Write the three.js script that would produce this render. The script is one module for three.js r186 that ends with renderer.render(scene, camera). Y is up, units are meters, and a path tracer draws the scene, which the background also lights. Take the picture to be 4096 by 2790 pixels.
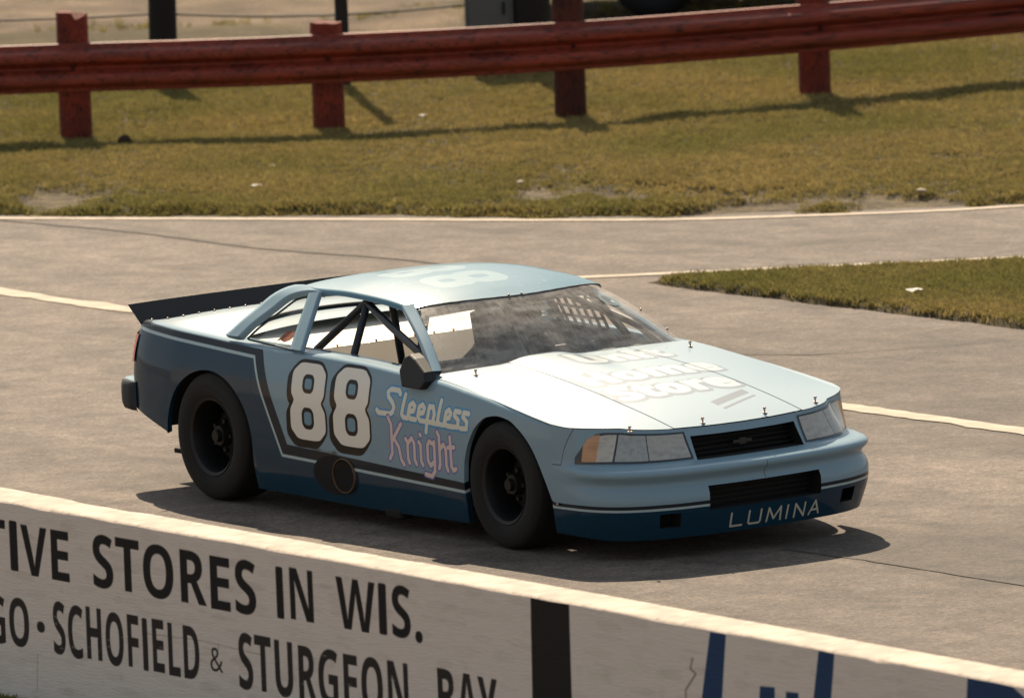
import * as THREE from 'three';
import { mergeGeometries } from 'three/addons/utils/BufferGeometryUtils.js';
import { RoundedBoxGeometry } from 'three/addons/geometries/RoundedBoxGeometry.js';
import { MarchingCubes } from 'three/addons/objects/MarchingCubes.js';

// ------------------------------------------------------------------ camera, sky, sun, exposure
// World axes: x runs along the track in the car's direction of travel, y up, z towards the spectators' wall. Origin: ground below the car's rear axle.
const scene = new THREE.Scene();
const AZ = 0.96716, EL = 0.12292, TILT = -0.03645, DIST = 57, FOCAL = 42588.4, TARGET = new THREE.Vector3(1.58387, 0.86725, 0);
const toCam = new THREE.Vector3(Math.sin(AZ) * Math.cos(EL), Math.sin(EL), Math.cos(AZ) * Math.cos(EL));
const camera = new THREE.PerspectiveCamera(2 * Math.atan(1395 / FOCAL) * 180 / Math.PI, 1024 / 697, 1, 900);
camera.position.copy(TARGET).addScaledVector(toCam, DIST);
const camRight = new THREE.Vector3().crossVectors(toCam.clone().negate(), new THREE.Vector3(0, 1, 0)).normalize();
const camUp = new THREE.Vector3().crossVectors(camRight, toCam.clone().negate());
camera.up.copy(camUp).multiplyScalar(Math.cos(TILT)).addScaledVector(camRight, -Math.sin(TILT));
camera.lookAt(TARGET);
camera.focus = 55.9; camera.userData.fStop = 5.6; // long telephoto, focused on the car's side
camera.updateMatrixWorld();

const sunDir = new THREE.Vector3(-0.693, 0.629, -0.351).normalize();
{ // hazy summer sky: pale at the horizon, soft brightening round the sun
  const w = 512, h = 256, d = new Float32Array(w * h * 4), v = new THREE.Vector3();
  const S = 0.29;
  for (let j = 0; j < h; j++) for (let i = 0; i < w; i++) {
    const th = (j + 0.5) / h * Math.PI - Math.PI / 2, ph = ((i + 0.5) / w - 0.5) * 2 * Math.PI;
    v.set(Math.cos(th) * Math.cos(ph), Math.sin(th), Math.cos(th) * Math.sin(ph));
    const e = Math.max(v.y, 0), m = Math.pow(1 - e, 2.6), c = Math.max(0, v.dot(sunDir));
    const glow = 0.55 * Math.pow(c, 3) + 1.1 * Math.pow(c, 14) + 1.6 * Math.pow(c, 90);
    const k = (j * w + i) * 4;
    d[k] = S * (0.50 + 0.55 * m + glow * 1.0);
    d[k + 1] = S * (0.62 + 0.42 * m + glow * 0.94);
    d[k + 2] = S * (0.78 + 0.20 * m + glow * 0.8);
    d[k + 3] = 1;
  }
  const t = new THREE.DataTexture(d, w, h, THREE.RGBAFormat, THREE.FloatType);
  t.mapping = THREE.EquirectangularReflectionMapping; t.magFilter = t.minFilter = THREE.LinearFilter; t.needsUpdate = true;
  scene.background = t; scene.environment = t;
}
const sun = new THREE.DirectionalLight(new THREE.Color(1, 0.83, 0.62), 4.6);
sun.position.copy(sunDir).multiplyScalar(60); sun.castShadow = true;
sun.shadow.mapSize.set(4096, 4096);
Object.assign(sun.shadow.camera, { left: -30, right: 30, top: 30, bottom: -30, near: 1, far: 160 });
scene.add(sun, sun.target);

const renderer = new THREE.WebGLRenderer({ antialias: true });
renderer.setSize(1024, 697);
renderer.toneMapping = THREE.LinearToneMapping;
renderer.toneMappingExposure = 1.85;
renderer.shadowMap.enabled = true;

// ------------------------------------------------------------------ helpers
let seed = 20240611;
const rnd = () => { seed = (seed + 0x6D2B79F5) | 0; let t = Math.imul(seed ^ (seed >>> 15), 1 | seed); t = (t + Math.imul(t ^ (t >>> 7), 61 | t)) ^ t; return ((t ^ (t >>> 14)) >>> 0) / 4294967296; };
const rr = (a, b) => a + (b - a) * rnd();
const V = (x, y, z) => new THREE.Vector3(x, y, z);
const clamp = (x, a = 0, b = 1) => Math.min(b, Math.max(a, x));
const sstep = (a, b, x) => { const t = clamp((x - a) / (b - a)); return t * t * (3 - 2 * t); };
const lerp = (a, b, t) => a + (b - a) * t;
const hash = (x, y) => { let h = Math.imul(x | 0, 374761393) + Math.imul(y | 0, 668265263); h = Math.imul(h ^ (h >>> 13), 1274126177); return ((h ^ (h >>> 16)) >>> 0) / 4294967296; };
function vnoise(x, y, per = 0) {
  const xi = Math.floor(x), yi = Math.floor(y), fx = x - xi, fy = y - yi, u = fx * fx * (3 - 2 * fx), w = fy * fy * (3 - 2 * fy);
  const q = per ? (a, b) => hash(((a % per) + per) % per, ((b % per) + per) % per) : hash;
  return lerp(lerp(q(xi, yi), q(xi + 1, yi), u), lerp(q(xi, yi + 1), q(xi + 1, yi + 1), u), w);
}
function fbm(x, y, oct = 4, per = 0) { let s = 0, a = 0.5, n = 0; for (let i = 0; i < oct; i++) { s += a * vnoise(x, y, per); n += a; x = x * 2 + (per ? 0 : 17.3); y = y * 2 + (per ? 0 : 9.1); per *= 2; a *= 0.5; } return s / n; }
function curve(pts) { // monotone cubic through [x, y] points
  const n = pts.length, X = pts.map((p) => p[0]), Y = pts.map((p) => p[1]), D = [], M = [];
  for (let i = 0; i < n - 1; i++) D.push((Y[i + 1] - Y[i]) / (X[i + 1] - X[i]));
  for (let i = 0; i < n; i++) M.push(i === 0 ? D[0] : i === n - 1 ? D[n - 2] : D[i - 1] * D[i] <= 0 ? 0 : 2 * D[i - 1] * D[i] / (D[i - 1] + D[i]));
  return (x) => {
    if (x <= X[0]) return Y[0]; if (x >= X[n - 1]) return Y[n - 1];
    let i = 0; while (x > X[i + 1]) i++;
    const h = X[i + 1] - X[i], t = (x - X[i]) / h, t2 = t * t, t3 = t2 * t;
    return (2 * t3 - 3 * t2 + 1) * Y[i] + (t3 - 2 * t2 + t) * h * M[i] + (3 * t2 - 2 * t3) * Y[i + 1] + (t3 - t2) * h * M[i + 1];
  };
}
const taken = {};
function numbered(name) { if (!(name in taken)) { taken[name] = 0; return name; } taken[name]++; return `${name}_${String(taken[name]).padStart(3, '0')}`; }
function shadows(o) { o.traverse((m) => { if (m.isMesh) { m.castShadow = true; m.receiveShadow = true; } }); return o; }
function tag(o, label, category, group, kind) { if (label) o.userData.label = label; if (category) o.userData.category = category; if (group) o.userData.group = group; if (kind) o.userData.kind = kind; return o; }
function thing(name, label, category, pos = [0, 0, 0], turn = 0, group) { const o = new THREE.Group(); o.name = numbered(name); o.position.set(...pos); o.rotation.y = turn; scene.add(o); return tag(o, label, category, group); }
function clean(g) { const q = g.index ? g.toNonIndexed() : g; for (const k of Object.keys(q.attributes)) if (!['position', 'normal', 'uv'].includes(k)) q.deleteAttribute(k); if (!q.attributes.uv) q.setAttribute('uv', new THREE.BufferAttribute(new Float32Array(q.attributes.position.count * 2), 2)); return q; }
function merge(list) { return list.length === 1 ? list[0] : mergeGeometries(list.map(clean)); }
function part(name, geos, mat, parent) { const m = new THREE.Mesh(merge([].concat(geos)), mat); m.name = name; m.castShadow = m.receiveShadow = true; parent.add(m); return m; }
function structure(name, geo, mat, kind = 'structure') { const m = new THREE.Mesh(geo, mat); m.name = numbered(name); m.userData.kind = kind; m.castShadow = m.receiveShadow = true; scene.add(m); return m; }
// grid surface f(i, j) -> [x, y, z, u, v]; flip turns the faces round
function grid(nu, nv, f, flip = false, skip = null) {
  const P = [], U = [], I = [];
  for (let j = 0; j <= nv; j++) for (let i = 0; i <= nu; i++) { const q = f(i, j); P.push(q[0], q[1], q[2]); U.push(q[3] ?? i / nu, q[4] ?? j / nv); }
  for (let j = 0; j < nv; j++) for (let i = 0; i < nu; i++) {
    if (skip && skip(i, j)) continue;
    const a = j * (nu + 1) + i, b = a + 1, c = a + nu + 1, d = c + 1;
    if (flip) I.push(a, c, b, b, c, d); else I.push(a, b, c, b, d, c);
  }
  const g = new THREE.BufferGeometry();
  g.setAttribute('position', new THREE.Float32BufferAttribute(P, 3)); g.setAttribute('uv', new THREE.Float32BufferAttribute(U, 2)); g.setIndex(I); g.computeVertexNormals();
  return g;
}
function tube(pts, r, seg = 8, radial = 10, tension = 0) {
  const path = pts.length === 2 ? new THREE.LineCurve3(V(...pts[0]), V(...pts[1])) : new THREE.CatmullRomCurve3(pts.map((p) => V(...p)), false, 'catmullrom', tension || 0.15);
  return new THREE.TubeGeometry(path, seg, r, radial, false);
}
function box(cx, cy, cz, sx, sy, sz, r = 0.004) { const g = new RoundedBoxGeometry(sx, sy, sz, 2, Math.min(r, sx / 2.2, sy / 2.2, sz / 2.2)); g.translate(cx, cy, cz); return g; }
// solid strip between two edges (lists of points), thickened inwards
function strip(ea, eb, th, sub = 5) {
  const A = new THREE.CatmullRomCurve3(ea.map((p) => V(...p))), B = new THREE.CatmullRomCurve3(eb.map((p) => V(...p))), n = 16;
  const pa = A.getPoints(n), pb = B.getPoints(n);
  const nor = (i) => { const t = pa[Math.min(n, i + 1)].clone().sub(pa[Math.max(0, i - 1)]), s = pb[i].clone().sub(pa[i]); return t.cross(s).normalize(); };
  const ring = (i, k) => { // k 0..sub outer across (slightly crowned), then inner back
    const N = nor(i), out = k <= sub, t = out ? k / sub : (2 * sub + 1 - k) / sub, p = pa[i].clone().lerp(pb[i], t), cr = out ? 0.25 * th * Math.sin(Math.PI * t) : -th;
    return p.addScaledVector(N, cr);
  };
  const m = 2 * sub + 2;
  const g = grid(m, n, (k, i) => { const p = ring(i, k % m); return [p.x, p.y, p.z]; });
  return g;
}
// textures
function dataTex(n, f, srgb = true, m = n) {
  const d = new Uint8Array(n * m * 4);
  for (let j = 0; j < m; j++) for (let i = 0; i < n; i++) { const c = f(i, j), k = (j * n + i) * 4; d[k] = clamp(c[0], 0, 255); d[k + 1] = clamp(c[1], 0, 255); d[k + 2] = clamp(c[2], 0, 255); d[k + 3] = c[3] ?? 255; }
  const t = new THREE.DataTexture(d, n, m, THREE.RGBAFormat); t.wrapS = t.wrapT = THREE.RepeatWrapping; t.magFilter = t.minFilter = THREE.LinearFilter; if (srgb) t.colorSpace = THREE.SRGBColorSpace; t.needsUpdate = true; return t;
}
function canvasTex(w, h, draw, srgb = true) {
  const c = document.createElement('canvas'); c.width = w; c.height = h; const g = c.getContext('2d'); draw(g, w, h);
  const t = new THREE.CanvasTexture(c); if (srgb) t.colorSpace = THREE.SRGBColorSpace; t.wrapS = t.wrapT = THREE.ClampToEdgeWrapping; return t;
}
const std = (color, roughness = 0.8, o = {}) => new THREE.MeshStandardMaterial({ color, roughness, side: THREE.DoubleSide, ...o });
const phys = (color, roughness = 0.4, o = {}) => new THREE.MeshPhysicalMaterial({ color, roughness, side: THREE.DoubleSide, ...o });

// ------------------------------------------------------------------ ground materials
const grainTex = dataTex(1024, (i, j) => { // asphalt aggregate, one tile = 2.5 m
  const a = hash(i, j), b = hash(i >> 1, (j >> 1) + 77), c = fbm(i / 64, j / 64, 4, 16), e = hash((i >> 2) + 9, (j >> 2) + 5);
  const l = 168 + 34 * (a - 0.5) + 44 * (b - 0.5) + 60 * (c - 0.5) + (e > 0.965 ? 40 : e < 0.05 ? -38 : 0) + 34 * (hash((i >> 3) + 31, (j >> 3) + 3) - 0.5) + 22 * (hash((i >> 4) + 71, (j >> 4) + 13) - 0.5);
  return [l * 1.0, l * 0.955, l * 0.9];
});
const grainBump = dataTex(512, (i, j) => { const l = 255 * (0.5 * hash(i, j) + 0.3 * hash(i >> 1, j >> 1) + 0.2 * fbm(i / 16, j / 16, 3, 32)); return [l, l, l]; }, false);
const asphalt = std(0xffffff, 0.93, { map: grainTex, bumpMap: grainBump, bumpScale: 0.004, vertexColors: true });
const dirtTex = dataTex(1024, (i, j) => {
  const c = fbm(i / 128, j / 128, 5, 8), f = fbm(i / 24 + 3, j / 24, 3, 0) , a = hash(i, j), e = hash(i >> 2, j >> 2), st = e > 0.93 ? 36 : e < 0.06 ? -40 : 0;
  const l = 176 + 70 * (c - 0.5) + 26 * (a - 0.5) + st;
  return [l, l * 0.9, l * 0.77];
});

// ================================================================== THE SETTING
const rowsOf = (n, a, b) => Array.from({ length: n + 1 }, (_, i) => lerp(a, b, i / n));
function colored(g, f) { const p = g.attributes.position, c = new Float32Array(p.count * 3); for (let i = 0; i < p.count; i++) { const q = f(p.getX(i), p.getY(i), p.getZ(i)); c[i * 3] = q[0]; c[i * 3 + 1] = q[1]; c[i * 3 + 2] = q[2]; } g.setAttribute('color', new THREE.BufferAttribute(c, 3)); return g; }

{ // far ground sheet, sandy soil
  const g = new THREE.PlaneGeometry(1200, 1200, 1, 1); g.rotateX(-Math.PI / 2); g.translate(0, -0.03, 0);
  const uv = g.attributes.uv; for (let i = 0; i < uv.count; i++) uv.setXY(i, uv.getX(i) * 400, uv.getY(i) * 400);
  structure('ground', g, std(0x8d7a55, 1, { map: dirtTex }));
}
{ // the track, one asphalt sheet; tone varies with old patches and a darker lane, darkening towards right and back
  const X = rowsOf(300, -22, 16), Z = rowsOf(170, -16, 5.2);
  const g = grid(X.length - 1, Z.length - 1, (i, j) => [X[i], 0, Z[j], X[i] / 2.5, Z[j] / 2.5], true);
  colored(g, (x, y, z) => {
    let t = 0.318 + 0.09 * (fbm(x * 0.35, z * 0.9, 4) - 0.5) + 0.14 * (fbm(x * 1.3 + 40, z * 3.1, 5) - 0.5) - 0.09 * sstep(0.60, 0.72, fbm(x * 2.1 + 7, z * 5.2, 4));
    const e = -0.11 + 0.05 * (fbm(x * 1.5, 3.3, 3) - 0.5);
    t *= 1 - 0.27 * sstep(2.6, 3.9, x + 0.5 * z) * sstep(e - 0.02, e - 0.05, z) * sstep(-3.0, -1.9, z) * (0.7 + 0.5 * fbm(x * 2, z * 5, 3));
    t *= 1.04 - 0.24 * sstep(0.34, 0.6, fbm(x * 0.5 + 2, z * 1.1 + 6, 5) + 0.05 * (x - 0.5) - 0.01 * z);  // mottled darkening that grows towards the right
    t *= 1 - 0.09 * sstep(-6.0, -5.6, z) * sstep(-3.0, -3.6, z) * sstep(-8, -2, x);
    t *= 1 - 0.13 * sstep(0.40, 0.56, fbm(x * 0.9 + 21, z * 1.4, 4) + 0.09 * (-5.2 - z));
    return [t * 1.02, t * 0.88, t * 0.80];
  });
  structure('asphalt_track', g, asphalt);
}
{ // outer parts of the track beyond the view
  const far = (x0, x1, z0, z1) => { const g = grid(4, 4, (i, j) => [lerp(x0, x1, i / 4), -0.004, lerp(z0, z1, j / 4), lerp(x0, x1, i / 4) / 2.5, lerp(z0, z1, j / 4) / 2.5], true); return colored(g, () => [0.30, 0.262, 0.23]); };
  structure('asphalt_track', far(16, 90, -16, 5.2), asphalt); structure('asphalt_track', far(-90, -22, -16, 5.2), asphalt);
}
// painted lines: thin worn sheets just above the asphalt
const paintTex = dataTex(512, (i, j) => { const c = fbm(i / 40, j / 40, 4, 0), a = hash(i, j), l = 214 + 30 * (a - 0.5) + 60 * (c - 0.5); return [l, l * 0.965, l * 0.9, 255]; });
const linePaint = std(0xd6ccc2, 0.9, { map: paintTex });
function paintedLine(name, pts, width, y = 0.005, wear = 0.3) {
  const cv = new THREE.CatmullRomCurve3(pts.map(([x, z]) => V(x, 0, z)), false, 'catmullrom', 0.3), n = 260, P = cv.getPoints(n);
  const g = grid(3, n, (i, j) => {
    const a = P[Math.max(0, j - 1)], b = P[Math.min(n, j + 1)], tx = b.x - a.x, tz = b.z - a.z, l = Math.hypot(tx, tz), s = (i / 3 - 0.5);
    const o = s * width + (i === 0 || i === 3 ? Math.sign(s) * width * wear * (fbm(P[j].x * 5 + i * 9, P[j].z * 5, 3) - 0.55) : 0);
    return [P[j].x - tz / l * o, y, P[j].z + tx / l * o, P[j].x + s * width, P[j].z + o];
  });
  return structure(name, g, linePaint);
}
const edgePts = [[-19.5, -0.4], [-16.6, -3.35], [-14.6, -4.85], [-13.07, -5.91], [-12.03, -6.67], [-11.25, -7.22], [-10.06, -8.06], [-9.2, -8.74], [-8.68, -9.39], [-8.16, -10.15], [-7.85, -10.85], [-7.3, -12.4], [-6.9, -14.5]];
paintedLine('painted_edge_line', edgePts.map(([x, z]) => [x + 0.12, z + 0.10]), 0.11);
paintedLine('painted_track_line', [[-20, -3.55], [-8, -3.55], [0, -3.7], [8, -3.6], [16, -3.5]], 0.19, 0.005, 0.6);
paintedLine('painted_edge_line', [[-7.9, -5.0], [-6.98, -6.18], [-6.72, -6.6], [-6.38, -7.2], [-5.88, -8.05], [-5.36, -8.95], [-4.7, -10.1]], 0.13);
const crackMat = std(0x453d36, 0.95);
function crack(pts, w) {
  const cv = new THREE.CatmullRomCurve3(pts.map(([x, z]) => V(x, 0, z)), false, 'catmullrom', 0.2), n = 120, P = cv.getPoints(n);
  const g = grid(1, n, (i, j) => { const s = (i - 0.5) * w * (0.35 + 1.3 * fbm(P[j].x * 4, P[j].z * 4 + 8, 3)), a = 0.03 * (fbm(P[j].x * 6, 5, 3) - 0.5); return [P[j].x, 0.004, P[j].z + s + a]; }, true);
  structure('asphalt_crack', g, crackMat);
}
crack([[-15, -5.6], [-12.83, -5.77], [-11.46, -5.95], [-9.89, -5.97], [-8.7, -6.2], [-7.6, -6.25]], 0.05);
crack([[-3.6, -4.2], [-2.52, -4.98], [-2.2, -5.8], [-2.06, -6.3]], 0.03);
crack([[3.9, -0.06], [4.6, -0.11], [5.9, -0.11], [9, -0.16]], 0.018);

// lawn between the far edge of the road and the sand beyond the guard rail
const edgeCurve = new THREE.CatmullRomCurve3(edgePts.map(([x, z]) => V(x, 0, z)), false, 'catmullrom', 0.3);
const INW = V(-0.82, 0, -0.57).normalize();
const edgeP = edgeCurve.getPoints(900);
const lawnH = (v, x, z) => { // height above the road at distance v behind the edge
  const n = fbm(x * 2.2, z * 2.2, 4), m = fbm(x * 0.6 + 5, z * 0.6, 3);
  return -0.01 + (0.055 + 0.05 * (n - 0.4)) * sstep(0, 0.16, v) * (1 - 0.75 * bare(v, x, z)) + 0.045 * (m - 0.5) * sstep(0.1, 1, v) + 0.02 * sstep(0.5, 5, v);
};
const edgeJag = (x, z) => 0.32 * (fbm(x * 1.6, z * 1.6 + 3, 4) - 0.42) + 0.10 * (fbm(x * 7, z * 7, 2) - 0.5);
// how bare the turf is: sandy wash at the road edge, in patches
const blob = (x, z, a, b, r) => Math.exp(-((x - a) ** 2 + (z - b) ** 2) / (r * r));
const bare = (v, x, z) => clamp(sstep(0.42, 0.62, fbm(x * 2.3 + 3, z * 2.3 + 1, 4)) * 1.2 * (blob(x, z, -9.7, -9.3, 0.8) + blob(x, z, -8.7, -10.3, 0.7) + blob(x, z, -13.6, -6.4, 0.8) + 0.8 * blob(x, z, -14.6, -6.1, 0.9) + 0.6 * blob(x, z, -10.9, -8.9, 0.5)) + sstep(0.52, 0.66, fbm(x * 0.9 + 11, z * 0.9 + 4, 4)) * sstep(1.6, 0.2, v) * 1.1 + sstep(0.66, 0.74, fbm(x * 1.7 + 31, z * 1.7, 4)) * 0.55 * sstep(5, 2, v));
function lawnPoint(u, v) { const k = clamp(u) * 900, i = Math.min(899, Math.floor(k)), p = edgeP[i].clone().lerp(edgeP[i + 1], k - i); const j = edgeJag(p.x, p.z) * sstep(2.5, 0, v); return [p.x + INW.x * (v + j), p.z + INW.z * (v + j)]; }
const vStretch = (u) => lerp(1, 1.45, sstep(0.45, 0.9, u)); // the lawn is deeper towards the right-hand end
const turfTex = dataTex(512, (i, j) => { const a = hash(i, j), b = hash(i >> 1, j >> 1), c = fbm(i / 32, j / 32, 4, 16), l = 0.62 + 0.5 * (a - 0.5) + 0.45 * (b - 0.5) + 0.5 * (c - 0.5); return [235 * l, 228 * l, 190 * l]; });
{
  const NV = 110, vs = Array.from({ length: NV + 1 }, (_, j) => 11 * Math.pow(j / NV, 1.6));
  const g = grid(520, NV, (i, j) => { const v = vs[j] * vStretch(i / 520), [x, z] = lawnPoint(i / 520, v); return [x, lawnH(v, x, z), z, x / 1.2, z / 1.2]; }, true);
  const vOf = g.attributes.uv; let n = 0;
  const p = g.attributes.position, c = new Float32Array(p.count * 3);
  for (let k = 0; k < p.count; k++) {
    const v = vs[Math.floor(k / 521)] * vStretch((k % 521) / 520), x = p.getX(k), z = p.getZ(k), b = bare(v, x, z), t = fbm(x * 0.8, z * 0.8 + 20, 4);
    const gr = [0.24 + 0.06 * (t - 0.5), 0.195 + 0.06 * (t - 0.5), 0.07], sd = [0.50, 0.40, 0.31];
    for (let q = 0; q < 3; q++) c[k * 3 + q] = lerp(gr[q], sd[q], b);
  }
  g.setAttribute('color', new THREE.BufferAttribute(c, 3));
  structure('lawn', g, std(0xffffff, 1, { map: turfTex, bumpMap: grainBump, bumpScale: 0.03, vertexColors: true }));
}
{ // sandy lot behind the guard rail
  const g = grid(220, 150, (i, j) => {
    const v = 6.8 + 38 * Math.pow(j / 150, 1.3), k = lerp(-0.6, 1.6, i / 220), e = V(lerp(-19.5, -6.9, k), 0, lerp(-0.4, -14.5, k)), x = e.x + INW.x * v - 1.2, z = e.z + INW.z * v - 0.8;
    return [x, 0.008 + 0.055 * sstep(9.2, 11.5, v) + 0.10 * (fbm(x * 1.1, z * 1.1, 4) - 0.5) * sstep(9.2, 11, v), z, x / 3, z / 3];
  }, true);
  colored(g, (x, y, z) => { const b = sstep(0.45, 0.66, fbm(x * 0.8, z * 0.8 + 7, 4)), t = 0.8 + 0.5 * (fbm(x * 2, z * 2, 4) - 0.5); return [lerp(0.55, 0.26, b) * t, lerp(0.49, 0.24, b) * t, lerp(0.43, 0.12, b) * t]; });
  structure('sandy_lot', g, std(0xffffff, 1, { map: dirtTex, bumpMap: grainBump, bumpScale: 0.05, vertexColors: true }));
}
// grass island between track and branch road
const islandPoly = [[-6.42, -6.40], [-4.27, -6.45], [-2.4, -6.5], [2.5, -6.6], [2.0, -11.5], [-3.6, -11.5], [-4.35, -10.1], [-5.2, -8.6], [-5.95, -7.35]];
function inside(poly, x, z) { let c = false; for (let i = 0, j = poly.length - 1; i < poly.length; j = i++) { const [a, b] = poly[i], [d, e] = poly[j]; if ((b > z) !== (e > z) && x < (d - a) * (z - b) / (e - b) + a) c = !c; } return c; }
function polyDist(poly, x, z) { let m = 1e9; for (let i = 0, j = poly.length - 1; i < poly.length; j = i++) { const [a, b] = poly[i], [d, e] = poly[j], t = clamp(((x - a) * (d - a) + (z - b) * (e - b)) / ((d - a) ** 2 + (e - b) ** 2)); m = Math.min(m, Math.hypot(x - a - t * (d - a), z - b - t * (e - b))); } return m; }
const islandH = (x, z) => { const j = 0.10 * (fbm(x * 3, z * 3, 3) - 0.5), d = (inside(islandPoly, x, z) ? 1 : -1) * polyDist(islandPoly, x, z) + j; return -0.02 + 0.065 * sstep(0, 0.14, d) + 0.03 * (fbm(x * 1.4, z * 1.4, 3) - 0.5) * sstep(0.1, 0.6, d); };
{
  const g = grid(260, 150, (i, j) => { const x = lerp(-6.8, 2.8, i / 260), z = lerp(-11.6, -6.2, j / 150); return [x, islandH(x, z), z, x / 1.2, z / 1.2]; }, true);
  colored(g, (x, y, z) => { const t = fbm(x * 0.9, z * 0.9 + 50, 4), s = sstep(0.62, 0.7, fbm(x * 2 + 9, z * 2, 3)) * 0.3; return [lerp(0.20 + 0.07 * (t - 0.5), 0.45, s), lerp(0.150 + 0.04 * (t - 0.5), 0.38, s), lerp(0.04, 0.28, s)]; });
  structure('grass_island', g, std(0xffffff, 1, { map: turfTex, bumpMap: grainBump, bumpScale: 0.03, vertexColors: true }));
}
{ // grass blades: one tuft geometry, many copies
  const P = [], I = [];
  for (let b = 0; b < 7; b++) {
    const a = b * 2.4 + 0.3 * b * b, r = 0.012 + 0.006 * (b % 3), h = 0.017 + 0.011 * ((b * 5) % 4) / 3, lx = 0.020 * Math.cos(a * 1.7), lz = 0.020 * Math.sin(a * 1.7), cx = r * Math.cos(a), cz = r * Math.sin(a), wx = -Math.sin(a * 1.3) * 0.0032, wz = Math.cos(a * 1.3) * 0.0032, o = P.length / 3;
    P.push(cx - wx, -0.01, cz - wz, cx + wx, -0.01, cz + wz, cx + lx * 0.35 - wx * 0.7, h * 0.6, cz + lz * 0.35 - wz * 0.7, cx + lx * 0.35 + wx * 0.7, h * 0.6, cz + lz * 0.35 + wz * 0.7, cx + lx, h, cz + lz);
    I.push(o, o + 1, o + 2, o + 1, o + 3, o + 2, o + 2, o + 3, o + 4);
  }
  const g = new THREE.BufferGeometry(); g.setAttribute('position', new THREE.Float32BufferAttribute(P, 3)); g.setIndex(I); g.computeVertexNormals();
  const mat = new THREE.MeshPhysicalMaterial({ color: 0xffffff, roughness: 0.9, side: THREE.DoubleSide, transmission: 0.35, thickness: 0, specularIntensity: 0.3 });
  const spots = [];
  for (let k = 0; k < 160000; k++) {
    const u = rr(0.14, 1), v = 10.8 * vStretch(u) * Math.pow(rnd(), 1.15), [x, z] = lawnPoint(u, v), b = bare(v, x, z);
    if (rnd() < b * 1.05) continue; spots.push([x, lawnH(v, x, z), z, fbm(x * 0.8, z * 0.8 + 20, 4), v < 0.3 ? rr(1, 1.7) : v < 2 ? rr(0.8, 1.3) : 1]);
  }
  for (let k = 0; k < 52000; k++) { const x = rr(-6.5, 1.2), z = rr(-10.6, -6.35); if (!inside(islandPoly, x, z)) continue; const h = islandH(x, z); if (h < 0.02) continue; spots.push([x, h, z, fbm(x * 0.9, z * 0.9 + 50, 4) - 0.12, 1.05]); }
  for (let k = 0; k < 5000; k++) { const x = rr(4, 9), z = 5.42 + 0.5 * rnd() * rnd(); spots.push([x, -0.03, z, 0.3, 1.7]); }
  for (let k = 0; k < 26000; k++) { // sparse weeds on the sandy lot
    const v = rr(10.6, 24), t = rnd(), x = lerp(-19.5, -6.9, t) + INW.x * v - 1.2, z = lerp(-0.4, -14.5, t) + INW.z * v - 0.8;
    if (fbm(x * 0.8, z * 0.8 + 7, 4) < 0.5 + 0.14 * rnd()) continue; spots.push([x, 0.06 + 0.09 * (fbm(x * 1.1, z * 1.1, 4) - 0.5), z, 0.4, 1.4]);
  }
  const im = new THREE.InstancedMesh(g, mat, spots.length), m = new THREE.Matrix4(), q = new THREE.Quaternion(), col = new THREE.Color();
  spots.forEach(([x, y, z, t, s], i) => {
    q.setFromEuler(new THREE.Euler(rr(-0.2, 0.2), rr(0, 6.28), rr(-0.2, 0.2))); const k = s * rr(0.65, 1.25);
    m.compose(V(x, y, z), q, V(k, k * rr(0.7, 1.2), k)); im.setMatrixAt(i, m);
    const d = rr(0.7, 1.25), dry = clamp(0.5 + 1.6 * (t - 0.5) + 0.45 * (rnd() - 0.5)); col.setRGB(lerp(0.225, 0.375, dry) * d, lerp(0.205, 0.285, dry) * d, lerp(0.06, 0.11, dry) * d); im.setColorAt(i, col);
  });
  im.name = 'grass'; tag(im, 'short dry olive grass on the verge and the island', 'grass', null, 'stuff'); im.castShadow = im.receiveShadow = true; scene.add(im);
}

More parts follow.
